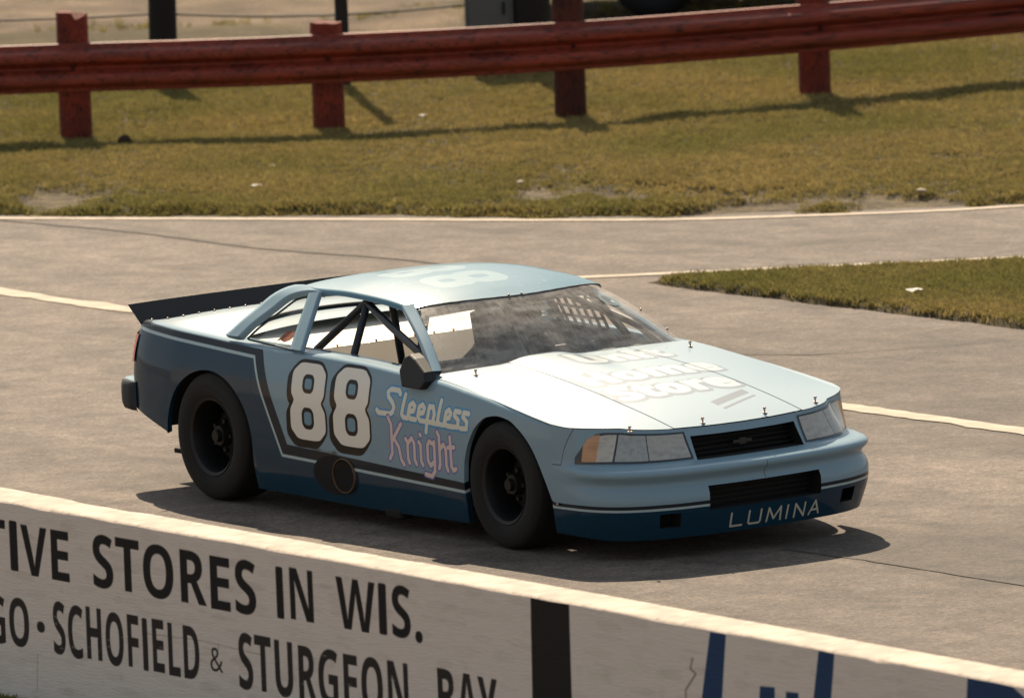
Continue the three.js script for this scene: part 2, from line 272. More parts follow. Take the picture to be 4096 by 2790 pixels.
// ================================================================== SPECTATOR WALL
const wallZ0 = 5.15, wallZ1 = 5.40, wallTop = (x) => 0.96 - 0.0045 * (x - 4.7);
{
  const wall = thing('concrete_wall', 'low off-white painted concrete wall with black lettering and a black band', 'wall', [9, 0, 5.275]);
  const X0 = 3.9, X1 = 14.3, TW = 2048, TH = 256, px = (x) => (x - X0) / (X1 - X0) * TW, py = (y) => (1 - y / 1.0) * TH;
  const faceTex = canvasTex(TW, TH, (g, w, h) => {
    g.fillStyle = '#dcd4ca'; g.fillRect(0, 0, w, h);
    for (let i = 0; i < 2600; i++) { const a = rr(0.02, 0.07); g.fillStyle = rnd() < 0.5 ? `rgba(120,108,96,${a})` : `rgba(235,228,215,${a})`; g.beginPath(); g.ellipse(rnd() * w, rnd() * h, rr(2, 26), rr(1, 7), 0, 0, 7); g.fill(); }
    g.strokeStyle = 'rgba(96,70,60,0.35)'; g.lineWidth = 1.2;
    for (const [x, y0, y1] of [[5.3, 0.06, 0.24], [6.9, 0.4, 0.46]]) { g.beginPath(); g.moveTo(px(x), py(y0)); g.lineTo(px(x + 0.02), py(y1)); g.stroke(); }
    g.beginPath(); g.moveTo(px(6.3), py(0.44)); g.lineTo(px(6.75), py(0.455)); g.lineTo(px(7.3), py(0.44)); g.stroke();
    const word = (t, x0, x1, y0, y1, color, weight = 'bold') => { // a painted word, stretched to its place on the wall
      g.save(); g.fillStyle = color; g.strokeStyle = color; g.font = `${weight} 100px sans-serif`; g.textBaseline = 'alphabetic'; g.textAlign = 'left';
      const adv = [...t].map((c) => (c === 'I' ? 34 : g.measureText(c).width)), total = adv.reduce((s, q) => s + q, 0); g.translate(px(x0), py(y0)); g.scale((px(x1) - px(x0)) / total, (py(y0) - py(y1)) / 71.5);
      let cx = 0; [...t].forEach((c, i) => { const dy = rr(-1.5, 1.5); if (c === 'I') { g.beginPath(); g.roundRect(cx + 8, -71.5 + dy, 18, 71.5, 3); g.fill(); } else g.fillText(c, cx, dy); cx += adv[i]; }); g.restore();
    };
    const K = '#14110f', K2 = '#2a2522';
    word('TIVE', 4.87, 5.66, 0.620, 0.862, K); word('STORES', 5.83, 7.27, 0.622, 0.870, K); word('IN', 7.40, 7.76, 0.632, 0.874, K); word('WIS.', 7.92, 8.64, 0.640, 0.876, K);
    word('GO', 4.86, 5.27, 0.262, 0.490, K2); word('·', 5.30, 5.42, 0.262, 0.490, K2); word('SCHOFIELD', 5.46, 6.76, 0.262, 0.512, K2); word('&', 6.83, 6.95, 0.318, 0.430, K2, 'normal'); word('STURGEON', 7.07, 8.51, 0.264, 0.524, K2); word('BAY', 8.70, 9.20, 0.270, 0.532, K2);
    // brush thin places in the lower line
    g.globalAlpha = 0.35; g.fillStyle = '#cfc6bb'; for (let i = 0; i < 60; i++) g.fillRect(px(rr(4.9, 9.2)), py(rr(0.27, 0.52)), rr(2, 9), rr(1, 3)); g.globalAlpha = 1;
    const poly = (pts, c) => { g.fillStyle = c; g.beginPath(); pts.forEach(([x, y], i) => (i ? g.lineTo(px(x), py(y)) : g.moveTo(px(x), py(y)))); g.closePath(); g.fill(); };
    poly([[9.495, 1], [9.79, 1], [9.782, 0.3], [9.785, 0], [9.455, 0], [9.47, 0.3]], '#17120f');
    const B = '#1c3c63';
    poly([[10.857, 0.917], [10.975, 0.919], [10.83, 0], [10.62, 0]], B);
    poly([[11.652, 0.916], [11.767, 0.923], [11.60, 0], [11.44, 0]], B);
    poly([[11.213, 0.716], [11.321, 0.723], [11.27, 0], [11.13, 0]], B); poly([[11.403, 0.712], [11.494, 0.717], [11.45, 0], [11.36, 0]], B);
    poly([[12.71, 0.915], [12.88, 0.924], [13.02, 0.908], [13.10, 0.87], [13.15, 0.7], [13.15, 0], [12.60, 0]], B);
    g.strokeStyle = 'rgba(60,40,40,0.55)'; g.lineWidth = 2; g.beginPath(); g.moveTo(px(10.72), py(0.79)); g.lineTo(px(10.70), py(0.74)); g.lineTo(px(10.74), py(0.72)); g.lineTo(px(10.66), py(0.64)); g.lineTo(px(10.66), py(0.6)); g.stroke();
  });
  faceTex.anisotropy = 8;
  const cap = dataTex(512, (i, j) => { const c = fbm(i / 40, j / 40, 4, 0), a = hash(i, j), k2 = fbm(i / 14 + 90, j / 50, 3), l = 222 + 24 * (a - 0.5) + 60 * (c - 0.5) - (k2 > 0.66 ? 26 : 0); return [l, l * 0.97, l * 0.93]; });
  const NX = 420, xs = (i) => lerp(-8, 30, i / NX);
  const chip = (x, s) => 0.012 * Math.pow(fbm(x * 5 + s, s * 3.1, 4), 2) + 0.05 * Math.pow(sstep(0.68, 0.86, fbm(x * 1.9 + s * 7, s, 4)), 1);
  // cross-section: face bottom -> face top -> near edge -> cap -> far edge -> far face bottom
  const sec = (x) => { const H = wallTop(x) + 0.006 * (fbm(x * 0.8, 2, 3) - 0.5), c1 = chip(x, 1), c2 = chip(x, 4); return { H, c1, c2 }; };
  const faceNear = grid(NX, 8, (i, j) => { const x = xs(i), { H, c1 } = sec(x), y = j / 8 * (H - 0.006 - c1); return [x - 9, y, wallZ1 - 5.275 + 0.004 * (fbm(x * 3, y * 3, 2) - 0.5), (x - X0) / (X1 - X0), y]; });
  const capGeo = grid(NX, 6, (i, j) => { const x = xs(i), { H, c1, c2 } = sec(x); const t = j / 6, y = j === 0 ? H - 0.006 - c1 : j === 6 ? H - 0.006 - c2 : H + 0.003 * (fbm(x * 4, j * 1.7, 2) - 0.5), z = j === 0 ? wallZ1 + 0.004 * (fbm(x * 3, y * 3, 2) - 0.5) : j === 6 ? wallZ0 : lerp(wallZ1 - 0.008 - c1 * 0.6, wallZ0 + 0.008 + c2 * 0.6, (j - 1) / 4); return [x - 9, y, z - 5.275, x / 1.1, t * 0.25]; });
  const faceFar = grid(NX, 4, (i, j) => { const x = xs(i), { H, c2 } = sec(x); return [x - 9, lerp(H - 0.006 - c2, 0, j / 4), wallZ0 - 5.275, x, j / 4]; });
  part('wall_face', faceNear, std(0xffffff, 0.9, { map: faceTex, bumpMap: grainBump, bumpScale: 0.003 }), wall);
  part('wall_cap', [capGeo, faceFar], std(0xdcd2c8, 0.92, { map: cap, bumpMap: grainBump, bumpScale: 0.003 }), wall);
}

// ================================================================== GUARD RAIL
const posts = [[-18.6, -5.7], [-17.6, -7.2], [-16.53, -8.74], [-15.47, -10.23], [-14.74, -11.85], [-14.32, -13.74], [-14.12, -16.3], [-14.05, -18.4]];
const gy = 0.075; // lawn level there
const woodBump = dataTex(256, (i, j) => { const l = 120 + 130 * (fbm(i / 5, j / 60, 4, 0) - 0.5) + 30 * (hash(i, j >> 2) - 0.5); return [l, l, l]; }, false);
{
  const rail = thing('guard_rail', 'dark red steel guard rail bolted to thick red wooden posts', 'guard rail', [-15.1, gy, -11.0]);
  const O = V(-15.1, gy, -11.0);
  const redTex = dataTex(512, (i, j) => { const c = fbm(i / 60, j / 20, 4, 0), a = hash(i >> 1, j), l = 205 + 50 * (c - 0.5) + 18 * (a - 0.5), q = fbm(i / 9 + 50, j / 9, 4), ch = q > 0.66 ? 0.55 : q < 0.3 ? 1.15 : 1, fd = 0.8 + 0.4 * fbm(i / 110 + 4, j / 70, 3); return [l * ch * fd, l * 0.97 * ch * fd * (q < 0.3 ? 1.15 : 1), l * 0.96 * ch * fd * (q < 0.3 ? 1.2 : 1)]; });
  const red = phys(0xa0402a, 0.66, { map: redTex, clearcoat: 0.06, clearcoatRoughness: 0.35 });
  const postRed = std(0x8c331e, 0.85, { map: redTex, bumpMap: woodBump, bumpScale: 0.012 });
  const postBrown = std(0x5d2a1c, 0.9, { map: redTex, bumpMap: woodBump, bumpScale: 0.014 });
  const prof = [[0.012, 0.285], [0.018, 0.292], [0.022, 0.318], [0.085, 0.345], [0.095, 0.37], [0.095, 0.395], [0.085, 0.415], [0.022, 0.445], [0.012, 0.46], [0.022, 0.475], [0.085, 0.505], [0.095, 0.53], [0.095, 0.55], [0.085, 0.575], [0.022, 0.602], [0.020, 0.626], [0.012, 0.635], [-0.010, 0.637]];
  const pc = new THREE.CatmullRomCurve3(prof.map(([n, y]) => V(n, y, 0)), false, 'catmullrom', 0.4).getPoints(60);
  const line = new THREE.CatmullRomCurve3(posts.map(([x, z]) => V(x, 0, z)));
  // beam sections, each a separate sheet lapped over the next near a post
  const ts = [[0, 0.405], [0.40, 0.695], [0.69, 1]];
  ts.forEach(([a, b], s) => {
    const N = 70;
    const mk = (off) => grid(60, N, (i, j) => { const t = lerp(a, b, j / N), p = line.getPoint(t), d = line.getTangent(t), nx = -d.z, nz = d.x, k = (nx * 0.82 + nz * 0.57) > 0 ? 1 : -1, c = pc[i], n = c.x + 0.105 + off + s % 2 * 0.004; return [p.x + k * nx * n - O.x, c.y + 0.043 + 0.004 * (fbm(p.x * 1.5, 3, 2) - 0.5) + (s % 2) * 0.001, p.z + k * nz * n - O.z, p.x * 1.2, c.y * 2]; });
    part('rail_beam', [mk(0), mk(-0.004)], red, rail);
  });
  posts.forEach(([x, z], i) => {
    const hgt = [0.8, 0.84, 0.90, 0.76, 1.05, 1.15, 0.9, 0.9][i], r = 0.118, g = new THREE.CylinderGeometry(r * 0.97, r, hgt + 0.2, 26, 14, false), p = g.attributes.position;
    for (let k = 0; k < p.count; k++) {
      let X = p.getX(k), Y = p.getY(k), Z = p.getZ(k); const an = Math.atan2(Z, X), q = 1 + 0.045 * (fbm(an * 2.2 + 40 * i, Y * 1.2 + 9, 3) - 0.5) * 2; X *= q; Z *= q;
      if (Y > hgt / 2 + 0.05) { const side = X * 0.57 - Z * 0.82; if (i === 2) Y -= (side > 0.0 ? 0.055 * sstep(0, 0.02, side) : 0) - 0.02 * (fbm(X * 30, Z * 30, 2) - 0.5) + (side > 0.03 ? -0.5 * (side - 0.03) : 0); else Y += 0.03 * (fbm(X * 14 + i * 5, Z * 14, 2) - 0.5); }
      p.setXYZ(k, X, Y, Z);
    }
    g.computeVertexNormals(); g.translate(x - O.x, hgt / 2 - 0.1, z - O.z);
    part('post', g, i === 4 ? postBrown : postRed, rail);
  });
  const boltMat = std(0x4a2a26, 0.5, { metalness: 0.6 });
  for (let i = 1; i < 7; i++) { const t = i / 7, p = line.getPoint(t), d = line.getTangent(t), k = (-d.z * 0.82 + d.x * 0.57) > 0 ? 1 : -1, n = 0.128, g = new THREE.SphereGeometry(0.017, 10, 8); g.translate(p.x + k * -d.z * n - O.x, 0.503, p.z + k * d.x * n - O.z); part('bolt', g, boltMat, rail); }
}

// ================================================================== FENCE, POLE, BOX BEHIND THE RAIL
{
  const fence = thing('cable_fence', 'sagging black cable strung between dark weathered wooden fence posts', 'fence', [-19.3, 0.05, -11.29]);
  const dark = std(0x1b1714, 0.9, { bumpMap: woodBump, bumpScale: 0.01 });
  const mkPost = (x, z, r, h, lean = 0) => { const g = new THREE.CylinderGeometry(r * 0.93, r, h + 0.15, 18, 8), p = g.attributes.position; for (let k = 0; k < p.count; k++) { const Y = p.getY(k), q = 1 + 0.05 * (fbm(Math.atan2(p.getZ(k), p.getX(k)) * 2 + x, Y * 2, 2) - 0.5); p.setXYZ(k, p.getX(k) * q + lean * (Y + h / 2), Y, p.getZ(k) * q); } g.computeVertexNormals(); g.translate(x + 19.3, h / 2 - 0.07, z + 11.29); part('post', g, dark, fence); };
  mkPost(-19.3, -11.29, 0.112, 1.25, 0.03); mkPost(-17.74, -13.62, 0.145, 1.5); mkPost(-22.1, -8.9, 0.112, 1.3);
  const cable = (a, b, sag) => { const pts = []; for (let i = 0; i <= 12; i++) { const t = i / 12; pts.push([lerp(a[0], b[0], t) + 19.3, lerp(a[1], b[1], t) - sag * 4 * t * (1 - t) - 0.05, lerp(a[2], b[2], t) + 11.29]); } part('cable', tube(pts, 0.008, 40, 6), std(0x201815, 0.7), fence); };
  cable([-22.1, 0.62, -8.9], [-19.3, 0.60, -11.29], 0.05); cable([-19.3, 0.60, -11.29], [-17.74, 0.63, -13.62], 0.075);
  const pole = thing('metal_pole', 'thin dark pole standing behind the short capped guard rail post', 'pole', [-17.79, 0.05, -11.92]);
  const steel = std(0x1c1b1c, 0.6, { metalness: 0.3 });
  part('shaft', [new THREE.CylinderGeometry(0.048, 0.052, 2.3, 16).translate(0, 1.13, 0)], steel, pole);
  part('cap', [new THREE.SphereGeometry(0.052, 14, 8, 0, 6.2832, 0, 1.571).translate(0, 2.275, 0)], steel, pole);
  const bx = thing('utility_box', 'plain grey metal utility cabinet beside the thick dark fence post', 'cabinet', [-18.02, 0.05, -13.42], 0.96);
  const grey = std(0x55595a, 0.55, { bumpMap: grainBump, bumpScale: 0.002 });
  part('cabinet_body', box(0, 0.5, 0, 0.37, 1.0, 0.34, 0.012), grey, bx); part('lid', box(0, 1.015, 0, 0.40, 0.035, 0.37, 0.01), grey, bx); part('door', box(0, 0.52, 0.176, 0.31, 0.86, 0.014, 0.004), grey, bx); part('handle', box(0.11, 0.5, 0.192, 0.02, 0.1, 0.02, 0.006), std(0x222222, 0.5, { metalness: 0.6 }), bx);
}
// ------------------------------------------------------------------ parked vehicle, only its lower edge in view
{
  const car = thing('parked_pickup', 'dark parked pickup truck on the sandy lot behind the guard rail', 'truck', [-20.1, 0.05, -18.3], 0.78);
  const paint = phys(0x0c0d10, 0.35, { clearcoat: 0.7 }), rub = std(0x0b0b0b, 0.9), glass = phys(0x101214, 0.08), chrome = std(0x9a9a98, 0.25, { metalness: 1 });
  const sh = (pts, w, r = 0.02) => { const s = new THREE.Shape(pts.map(([x, y]) => new THREE.Vector2(x, y))); const g = new THREE.ExtrudeGeometry(s, { depth: w - 2 * r, bevelEnabled: true, bevelSize: r, bevelThickness: r, bevelSegments: 2 }); g.translate(0, 0, -w / 2 + r); return g; };
  const arch = (cx, d = 1) => Array.from({ length: 9 }, (_, k) => { const a = Math.PI * (1 - k / 8); return [cx + 0.4 * Math.cos(a), 0.36 + 0.36 * Math.sin(a)]; });
  part('body', sh([[-2.55, 0.42], [-1.85, 0.36], ...arch(-1.4), [-0.9, 0.34], [1.05, 0.34], ...arch(1.55), [2.0, 0.36], [2.5, 0.42], [2.55, 0.85], [2.4, 1.0], [1.0, 1.08], [-0.6, 1.08], [-2.55, 1.05]], 1.86), paint, car);
  part('cab', sh([[-0.62, 1.08], [-0.5, 1.68], [0.35, 1.7], [1.05, 1.08]], 1.6, 0.05), paint, car);
  for (const s of [-1, 1]) part('side_window', box(0.15, 1.4, s * 0.806, 0.72, 0.4, 0.012), glass, car);
  part('bumper', box(2.6, 0.55, 0, 0.12, 0.2, 1.8, 0.03), chrome, car); part('bumper', box(-2.6, 0.55, 0, 0.1, 0.18, 1.75, 0.03), chrome, car);
  part('chassis', box(0, 0.36, 0, 4.6, 0.16, 1.1, 0.03), rub, car);
  for (const x of [-1.4, 1.55]) for (const s of [-1, 1]) {
    const w = part('wheel', new THREE.TorusGeometry(0.245, 0.11, 16, 36).translate(x, 0.345, s * 0.8), rub, car);
    part('rim', new THREE.CylinderGeometry(0.19, 0.19, 0.12, 28).rotateX(Math.PI / 2).translate(x, 0.345, s * 0.82), chrome, w);
  }
}
{ // litter and stones on the verge
  const paper = std(0xe8e2d4, 0.9), stone = std(0xb9a88f, 0.95);
  const scrap = (x, z, s, lab, y = 0.10) => { const o = thing('paper_scrap', lab, 'litter', [x, y, z], rnd() * 6); part('sheet', grid(5, 5, (i, j) => { const a = i / 5 - 0.5, b = j / 5 - 0.5; return [a * s, 0.008 * Math.sin(a * 7 + b * 5) + 0.12 * s * Math.abs(a) * (0.4 + b) - 0.002, b * s * 0.7]; }), paper, o); };
  scrap(-15.4, -11.0, 0.05, 'crumpled white paper scrap between two guard rail posts near the pole shadow'); scrap(-12.6, -7.7, 0.07, 'small white paper scrap on the grass towards the road edge', 0.08); scrap(-4.1, -6.95, 0.10, 'pale paper scrap on the grass island', 0.08);
  const rock = (x, z, s, lab) => { const o = thing('stone', lab, 'stone', [x, 0.07, z], rnd() * 6), g = new THREE.IcosahedronGeometry(s, 2), p = g.attributes.position; for (let k = 0; k < p.count; k++) { const q = 0.75 + 0.5 * fbm(p.getX(k) * 14 + x, p.getZ(k) * 14 + p.getY(k) * 9, 2); p.setXYZ(k, p.getX(k) * q * 1.6, p.getY(k) * q * 0.55, p.getZ(k) * q); } g.computeVertexNormals(); part('rock', g, stone, o); };
  rock(-11.3, -9.0, 0.022, 'flat pale stone in the middle of the far grass verge'); rock(-8.6, -10.4, 0.026, 'flat pale stone near where the verge meets the branch road'); rock(-13.6, -8.5, 0.022, 'small pale stone in front of the split-topped guard rail post');
  const clod = thing('earth_clod', 'dark earth clod beside the base of the split-topped guard rail post', 'clod', [-15.9, 0.065, -8.75]); { const g = new THREE.IcosahedronGeometry(0.055, 2), p = g.attributes.position; for (let k = 0; k < p.count; k++) { const q = 0.7 + 0.6 * fbm(p.getX(k) * 20, p.getY(k) * 20 + p.getZ(k) * 13, 2); p.setXYZ(k, p.getX(k) * q, p.getY(k) * q, p.getZ(k) * q); } g.computeVertexNormals(); part('soil', g, std(0x3a2a1c, 1), clod); }
}

// ================================================================== RACE CAR (car axes = world axes, origin below the rear axle)
const car = thing('race_car', 'light blue stock car number 88 with navy and white stripes', 'race car');
const LEAN = new THREE.Matrix4().makeRotationX(0.014); // the body leans a little to its right
const sub = (name, geos, mat, parent = car) => { const m = part(name, geos, mat, parent); m.geometry.applyMatrix4(LEAN); return m; };
const both = (f) => { f(1); f(-1); };
// ---- paint
const LIGHT = '#809aa7', NAVY = '#0d1d29', BLUE = '#15374b', CREAM = '#e6e2d6';
const coat = (map, extra = {}) => phys(0xffffff, 0.6, { map, clearcoat: 0.6, clearcoatRoughness: 0.07, specularIntensity: 0.05, ...extra });
const plain = phys(LIGHT, 0.6, { clearcoat: 0.6, clearcoatRoughness: 0.07, specularIntensity: 0.05 });
const black = std(0x0a0a0a, 0.85), satin = std(0x080808, 0.6), innerGrey = std(0xa8a298, 0.7), barBlue = phys(0x0a1420, 0.5, { clearcoat: 0.2 });

// lettering drawn as brush strokes in metres; y up
function strokes(g, X, Y, list, w, color) { g.strokeStyle = color; g.lineWidth = w; g.lineCap = 'round'; g.lineJoin = 'round'; for (const l of list) { g.beginPath(); l.forEach(([x, y], i) => (i ? g.lineTo(X(x), Y(y)) : g.moveTo(X(x), Y(y)))); g.stroke(); } }
function eight(g, X, Y, x0, y0, w, h, k, line, inside, face = CREAM) {
  const P = [[0.20, 0], [0.80, 0], [1, 0.13], [1, 0.38], [0.88, 0.505], [0.97, 0.60], [0.97, 0.88], [0.78, 1], [0.22, 1], [0.03, 0.88], [0.03, 0.60], [0.12, 0.505], [0, 0.38], [0, 0.13]];
  const path = (dx, dy) => { g.beginPath(); P.forEach(([a, b], i) => { const n = P[(i + 1) % P.length], m = [(a + n[0]) / 2, (b + n[1]) / 2], s = 0.5; const p = P[(i + P.length - 1) % P.length], q = [(a + p[0]) / 2, (b + p[1]) / 2]; if (!i) g.moveTo(X(x0 + dx + lerp(q[0], a, s) * w), Y(y0 + dy + lerp(q[1], b, s) * h)); else g.lineTo(X(x0 + dx + lerp(q[0], a, s) * w), Y(y0 + dy + lerp(q[1], b, s) * h)); g.quadraticCurveTo(X(x0 + dx + a * w), Y(y0 + dy + b * h), X(x0 + dx + lerp(a, m[0], s) * w), Y(y0 + dy + lerp(b, m[1], s) * h)); }); g.closePath(); };
  g.lineJoin = 'round';
  if (line) { g.fillStyle = g.strokeStyle = line; for (const t of [1, 0.66, 0.33, 0]) { path(-0.024 * t, -0.026 * t); g.lineWidth = k * 0.034; g.stroke(); g.fill(); } }
  g.fillStyle = face; path(0, 0); g.fill();
  for (const [a, b, c, d] of [[0.36, 0.17, 0.64, 0.40], [0.37, 0.64, 0.63, 0.83]]) {
    const x = X(x0 + a * w), y = Y(y0 + d * h), ww = X(x0 + c * w) - x, hh = Y(y0 + b * h) - y, r = Math.min(ww, hh) * 0.35;
    g.beginPath(); g.roundRect(x, y, ww, hh, r); g.fillStyle = inside; if (line) { g.strokeStyle = line; g.lineWidth = k * 0.022; g.fill(); g.stroke(); } else g.fill();
  }
}
function sideTexture(mirror) {
  const x0 = -1.05, x1 = 3.35, w = 2048, h = 512, k = w / (x1 - x0);
  return canvasTex(w, h, (g) => {
    const X = (x) => (x - x0) * k, Y = (y) => h - y * k;
    g.fillStyle = LIGHT; g.fillRect(0, 0, w, h);
    const D = [[-1.05, 0.932], [0.498, 0.876], [0.771, 0.391], [2.436, 0.334], [3.35, 0.309]], W = [[-1.05, 0.892], [0.43, 0.834], [0.718, 0.328], [2.433, 0.286], [3.35, 0.283]];
    const fill = (pts, c) => { g.fillStyle = c; g.beginPath(); pts.forEach(([x, y], i) => (i ? g.lineTo(X(x), Y(y)) : g.moveTo(X(x), Y(y)))); g.closePath(); g.fill(); };
    fill([...D, [3.35, -0.1], [-1.05, -0.1]], NAVY); fill([...W, [3.35, -0.1], [-1.05, -0.1]], BLUE);
    strokes(g, X, Y, [W], k * 0.017, '#a9bcbf');
    // road film and rubber marks thrown up behind the wheels, as blotches
    for (let i = 0; i < 500; i++) { const x = rnd() < 0.7 ? rr(-0.95, -0.3) : rr(0.3, 2.4), y = 0.1 + 0.5 * rnd() * rnd(); g.fillStyle = `rgba(${rnd() < 0.5 ? '92,80,70' : '30,30,32'},${rr(0.02, 0.09)})`; g.beginPath(); g.ellipse(X(x), Y(y), rr(2, 16), rr(1, 7), rr(-0.5, 0.5), 0, 7); g.fill(); }
    // heat stain above the exhaust
    for (let i = 0; i < 90; i++) { g.fillStyle = `rgba(38,26,18,${rr(0.04, 0.14)})`; g.beginPath(); g.ellipse(X(1.15 + rr(-0.14, 0.1)), Y(0.37 + rr(-0.03, 0.02)), rr(4, 18), rr(2, 6), 0, 0, 7); g.fill(); }
    g.save(); if (mirror) { g.translate(X(1.6) * 2, 0); g.scale(-1, 1); g.translate(X(-0.02) - X(0), 0); }
    eight(g, X, Y, 0.815, 0.432, 0.335, 0.412, k, '#0c0a0a', '#6e91a2'); eight(g, X, Y, 1.225, 0.432, 0.345, 0.418, k, '#0c0a0a', '#6e91a2');
    // "Sleepless" in joined script capitals and lower case, drawn letter by letter
    const S = [], b = (x) => 0.640 - 0.025 * (x - 1.7), put = (pts, ox) => S.push(pts.map(([x, y]) => [ox + x, b(ox + x) + y]));
    put([[0.165, 0.118], [0.15, 0.134], [0.075, 0.134], [0.048, 0.116], [0.055, 0.094], [0.10, 0.066], [0.116, 0.045], [0.105, 0.018], [0.08, 0.004], [-0.03, 0.0], [-0.045, 0.012]], 1.69);
    put([[0.02, 0.12], [-0.005, 0.015], [0.01, 0], [0.05, 0]], 1.885);
    for (const ox of [1.945, 2.035]) put([[0, 0.035], [0.045, 0.045], [0.055, 0.07], [0.035, 0.085], [0.008, 0.07], [-0.004, 0.02], [0.015, 0], [0.065, 0.0]], ox);
    put([[0.012, 0.085], [-0.02, -0.055]], 2.125); put([[-0.01, 0], [0.045, 0.002], [0.06, 0.05], [0.045, 0.085], [0.01, 0.08]], 2.125); put([[0.04, 0.0], [0.09, 0.0]], 2.125);
    put([[0.015, 0.125], [-0.008, 0.015], [0.01, 0], [0.05, 0]], 2.225);
    put([[0, 0.035], [0.04, 0.045], [0.052, 0.07], [0.033, 0.085], [0.008, 0.07], [-0.004, 0.02], [0.015, 0], [0.06, 0]], 2.285);
    for (const ox of [2.362, 2.442]) put([[0.06, 0.085], [0.015, 0.085], [0.008, 0.062], [0.046, 0.04], [0.04, 0.004], [-0.015, 0]], ox);
    strokes(g, X, Y, S, k * 0.048, '#4f8fbb'); strokes(g, X, Y, S, k * 0.027, '#d9d8c8');
    // "Knight" in blackletter: upright strokes with broken feet
    const N = [], q = (pts, ox) => N.push(pts.map(([x, y]) => [ox + x, 0.398 - 0.012 * (ox + x - 1.75) + y]));
    q([[-0.015, 0.225], [0.012, 0.19], [0.012, 0.035], [-0.012, 0.005]], 1.765); q([[0.105, 0.20], [0.025, 0.11]], 1.765); q([[0.03, 0.12], [0.075, 0.075], [0.095, 0.01], [0.12, -0.015]], 1.765);
    q([[-0.018, 0.125], [0, 0.11], [0, 0.02], [0.014, 0]], 1.925); q([[0.0, 0.10], [0.04, 0.135], [0.062, 0.11], [0.062, 0.02], [0.078, 0]], 1.925);
    q([[-0.014, 0.12], [0.002, 0.105], [0.002, 0.02], [0.018, 0]], 2.045); q([[0.0, 0.162], [0.006, 0.158]], 2.045);
    q([[0.055, 0.12], [0.015, 0.135], [-0.004, 0.11], [-0.004, 0.03], [0.02, 0.005], [0.055, 0.03]], 2.115); q([[0.06, 0.135], [0.058, -0.02], [0.03, -0.05], [-0.03, -0.045]], 2.115);
    q([[-0.014, 0.19], [0.002, 0.17], [0.002, 0.02], [-0.008, 0]], 2.222); q([[0.002, 0.10], [0.04, 0.13], [0.06, 0.105], [0.06, 0.02], [0.072, -0.005]], 2.222);
    q([[0.0, 0.175], [0.004, 0.02], [0.022, 0], [0.045, 0.012]], 2.325); q([[-0.022, 0.118], [0.035, 0.125]], 2.325);
    strokes(g, X, Y, N, k * 0.040, '#6a6aa6'); strokes(g, X, Y, N, k * 0.024, '#d8c3bb');
    g.restore();
  });
}
const sideU = (x) => (x + 1.05) / 4.4, sideV = (y) => y / 1.1;
const sideCoat = { 1: coat(sideTexture(false)), '-1': coat(sideTexture(true)) };

// ---- body shape functions
const W = curve([[-0.93, 0.78], [-0.85, 0.845], [-0.63, 0.893], [-0.3, 0.918], [0.5, 0.925], [1.5, 0.92], [2.4, 0.922], [3.0, 0.923], [3.25, 0.915]]);
const inOff = (y) => (y > 0.6 ? 0.75 * (y - 0.6) ** 2 : 0) + (y < 0.35 ? 0.5 * (0.35 - y) ** 2 : 0);
const zs = (x, y) => W(x) - inOff(y) + 0.004 * (fbm(x * 2.6 + 3, y * 3.2, 3) - 0.5);
const crease = curve([[-0.93, 0.914], [-0.64, 0.925], [-0.16, 0.912], [0.43, 0.893], [0.9, 0.892], [1.36, 0.886], [1.8, 0.866], [2.1, 0.852], [2.5, 0.812], [2.876, 0.765], [3.25, 0.715], [3.45, 0.69], [3.6, 0.668], [3.75, 0.645]]);
const zin = (x) => zs(x, crease(x)) - 0.03;
const rearBottom = curve([[-0.93, 0.465], [-0.83, 0.449], [-0.44, 0.357]]);
const archF = [[2.44, 0.345], [2.452, 0.45], [2.50, 0.56], [2.57, 0.645], [2.66, 0.70], [2.764, 0.715], [2.87, 0.702], [2.95, 0.668], [3.02, 0.625], [3.08, 0.568], [3.13, 0.497], [3.17, 0.43], [3.205, 0.37], [3.235, 0.31]];
const archFy = curve(archF);
const columns = [];
for (let i = 0; i <= 12; i++) { const x = lerp(-0.93, -0.44, i / 12); columns.push([x, rearBottom(x)]); }
for (let i = 0; i <= 28; i++) { const a = Math.PI * (1 - i / 28); columns.push([0.43 * Math.cos(a), 0.345 + 0.383 * Math.sin(a)]); }
for (let i = 0; i <= 40; i++) { const x = lerp(0.432, 2.438, i / 40); columns.push([x, 0.112 + 0.006 * Math.sin(x * 3)]); }
for (let i = 0; i < archF.length - 1; i++) for (let k = 0; k < 3; k++) { const x = lerp(archF[i][0], archF[i + 1][0], k / 3); columns.push([x, archFy(x)]); }
columns.push([3.235, 0.31], [3.236, 0.14], [3.25, 0.14]);
const NR = 16, NB = 5;
both((s) => {
  const g = grid(columns.length - 1, NR + NB, (i, j) => {
    const [x, yb] = columns[i], yc = crease(x), yt = yc - 0.03;
    let y, z;
    if (j <= NR) { y = lerp(yb, yt, j / NR); z = zs(x, y); } else { const a = (j - NR) / NB * Math.PI / 2, zt = zs(x, yt), zi = zin(x); y = yt + 0.03 * Math.sin(a); z = zi + (zt - zi) * Math.cos(a); }
    return [x, y, z * s, sideU(x), sideV(y)];
  }, s < 0);
  // rolled lips of the wheel openings and the sill edge
  const lip = grid(columns.length - 1, 2, (i, j) => { const [x, yb] = columns[i], n = j / 2; return [x, yb + 0.004 * j, s * (zs(x, yb) - 0.03 * n), sideU(x), sideV(Math.max(yb, 0))]; }, s > 0);
  // window sill from the quarter window to the windscreen
  const sill = grid(60, 3, (i, j) => { const x = lerp(0.05, 2.14, i / 60), zi = zin(x); return [x, crease(x) + [0, 0.004, 0.006, -0.03][j], s * (zi - [0, 0.03, 0.075, 0.08][j]), sideU(x), 0.86]; }, s < 0);
  sub('side_panel', [g, lip, sill], sideCoat[s]);
});

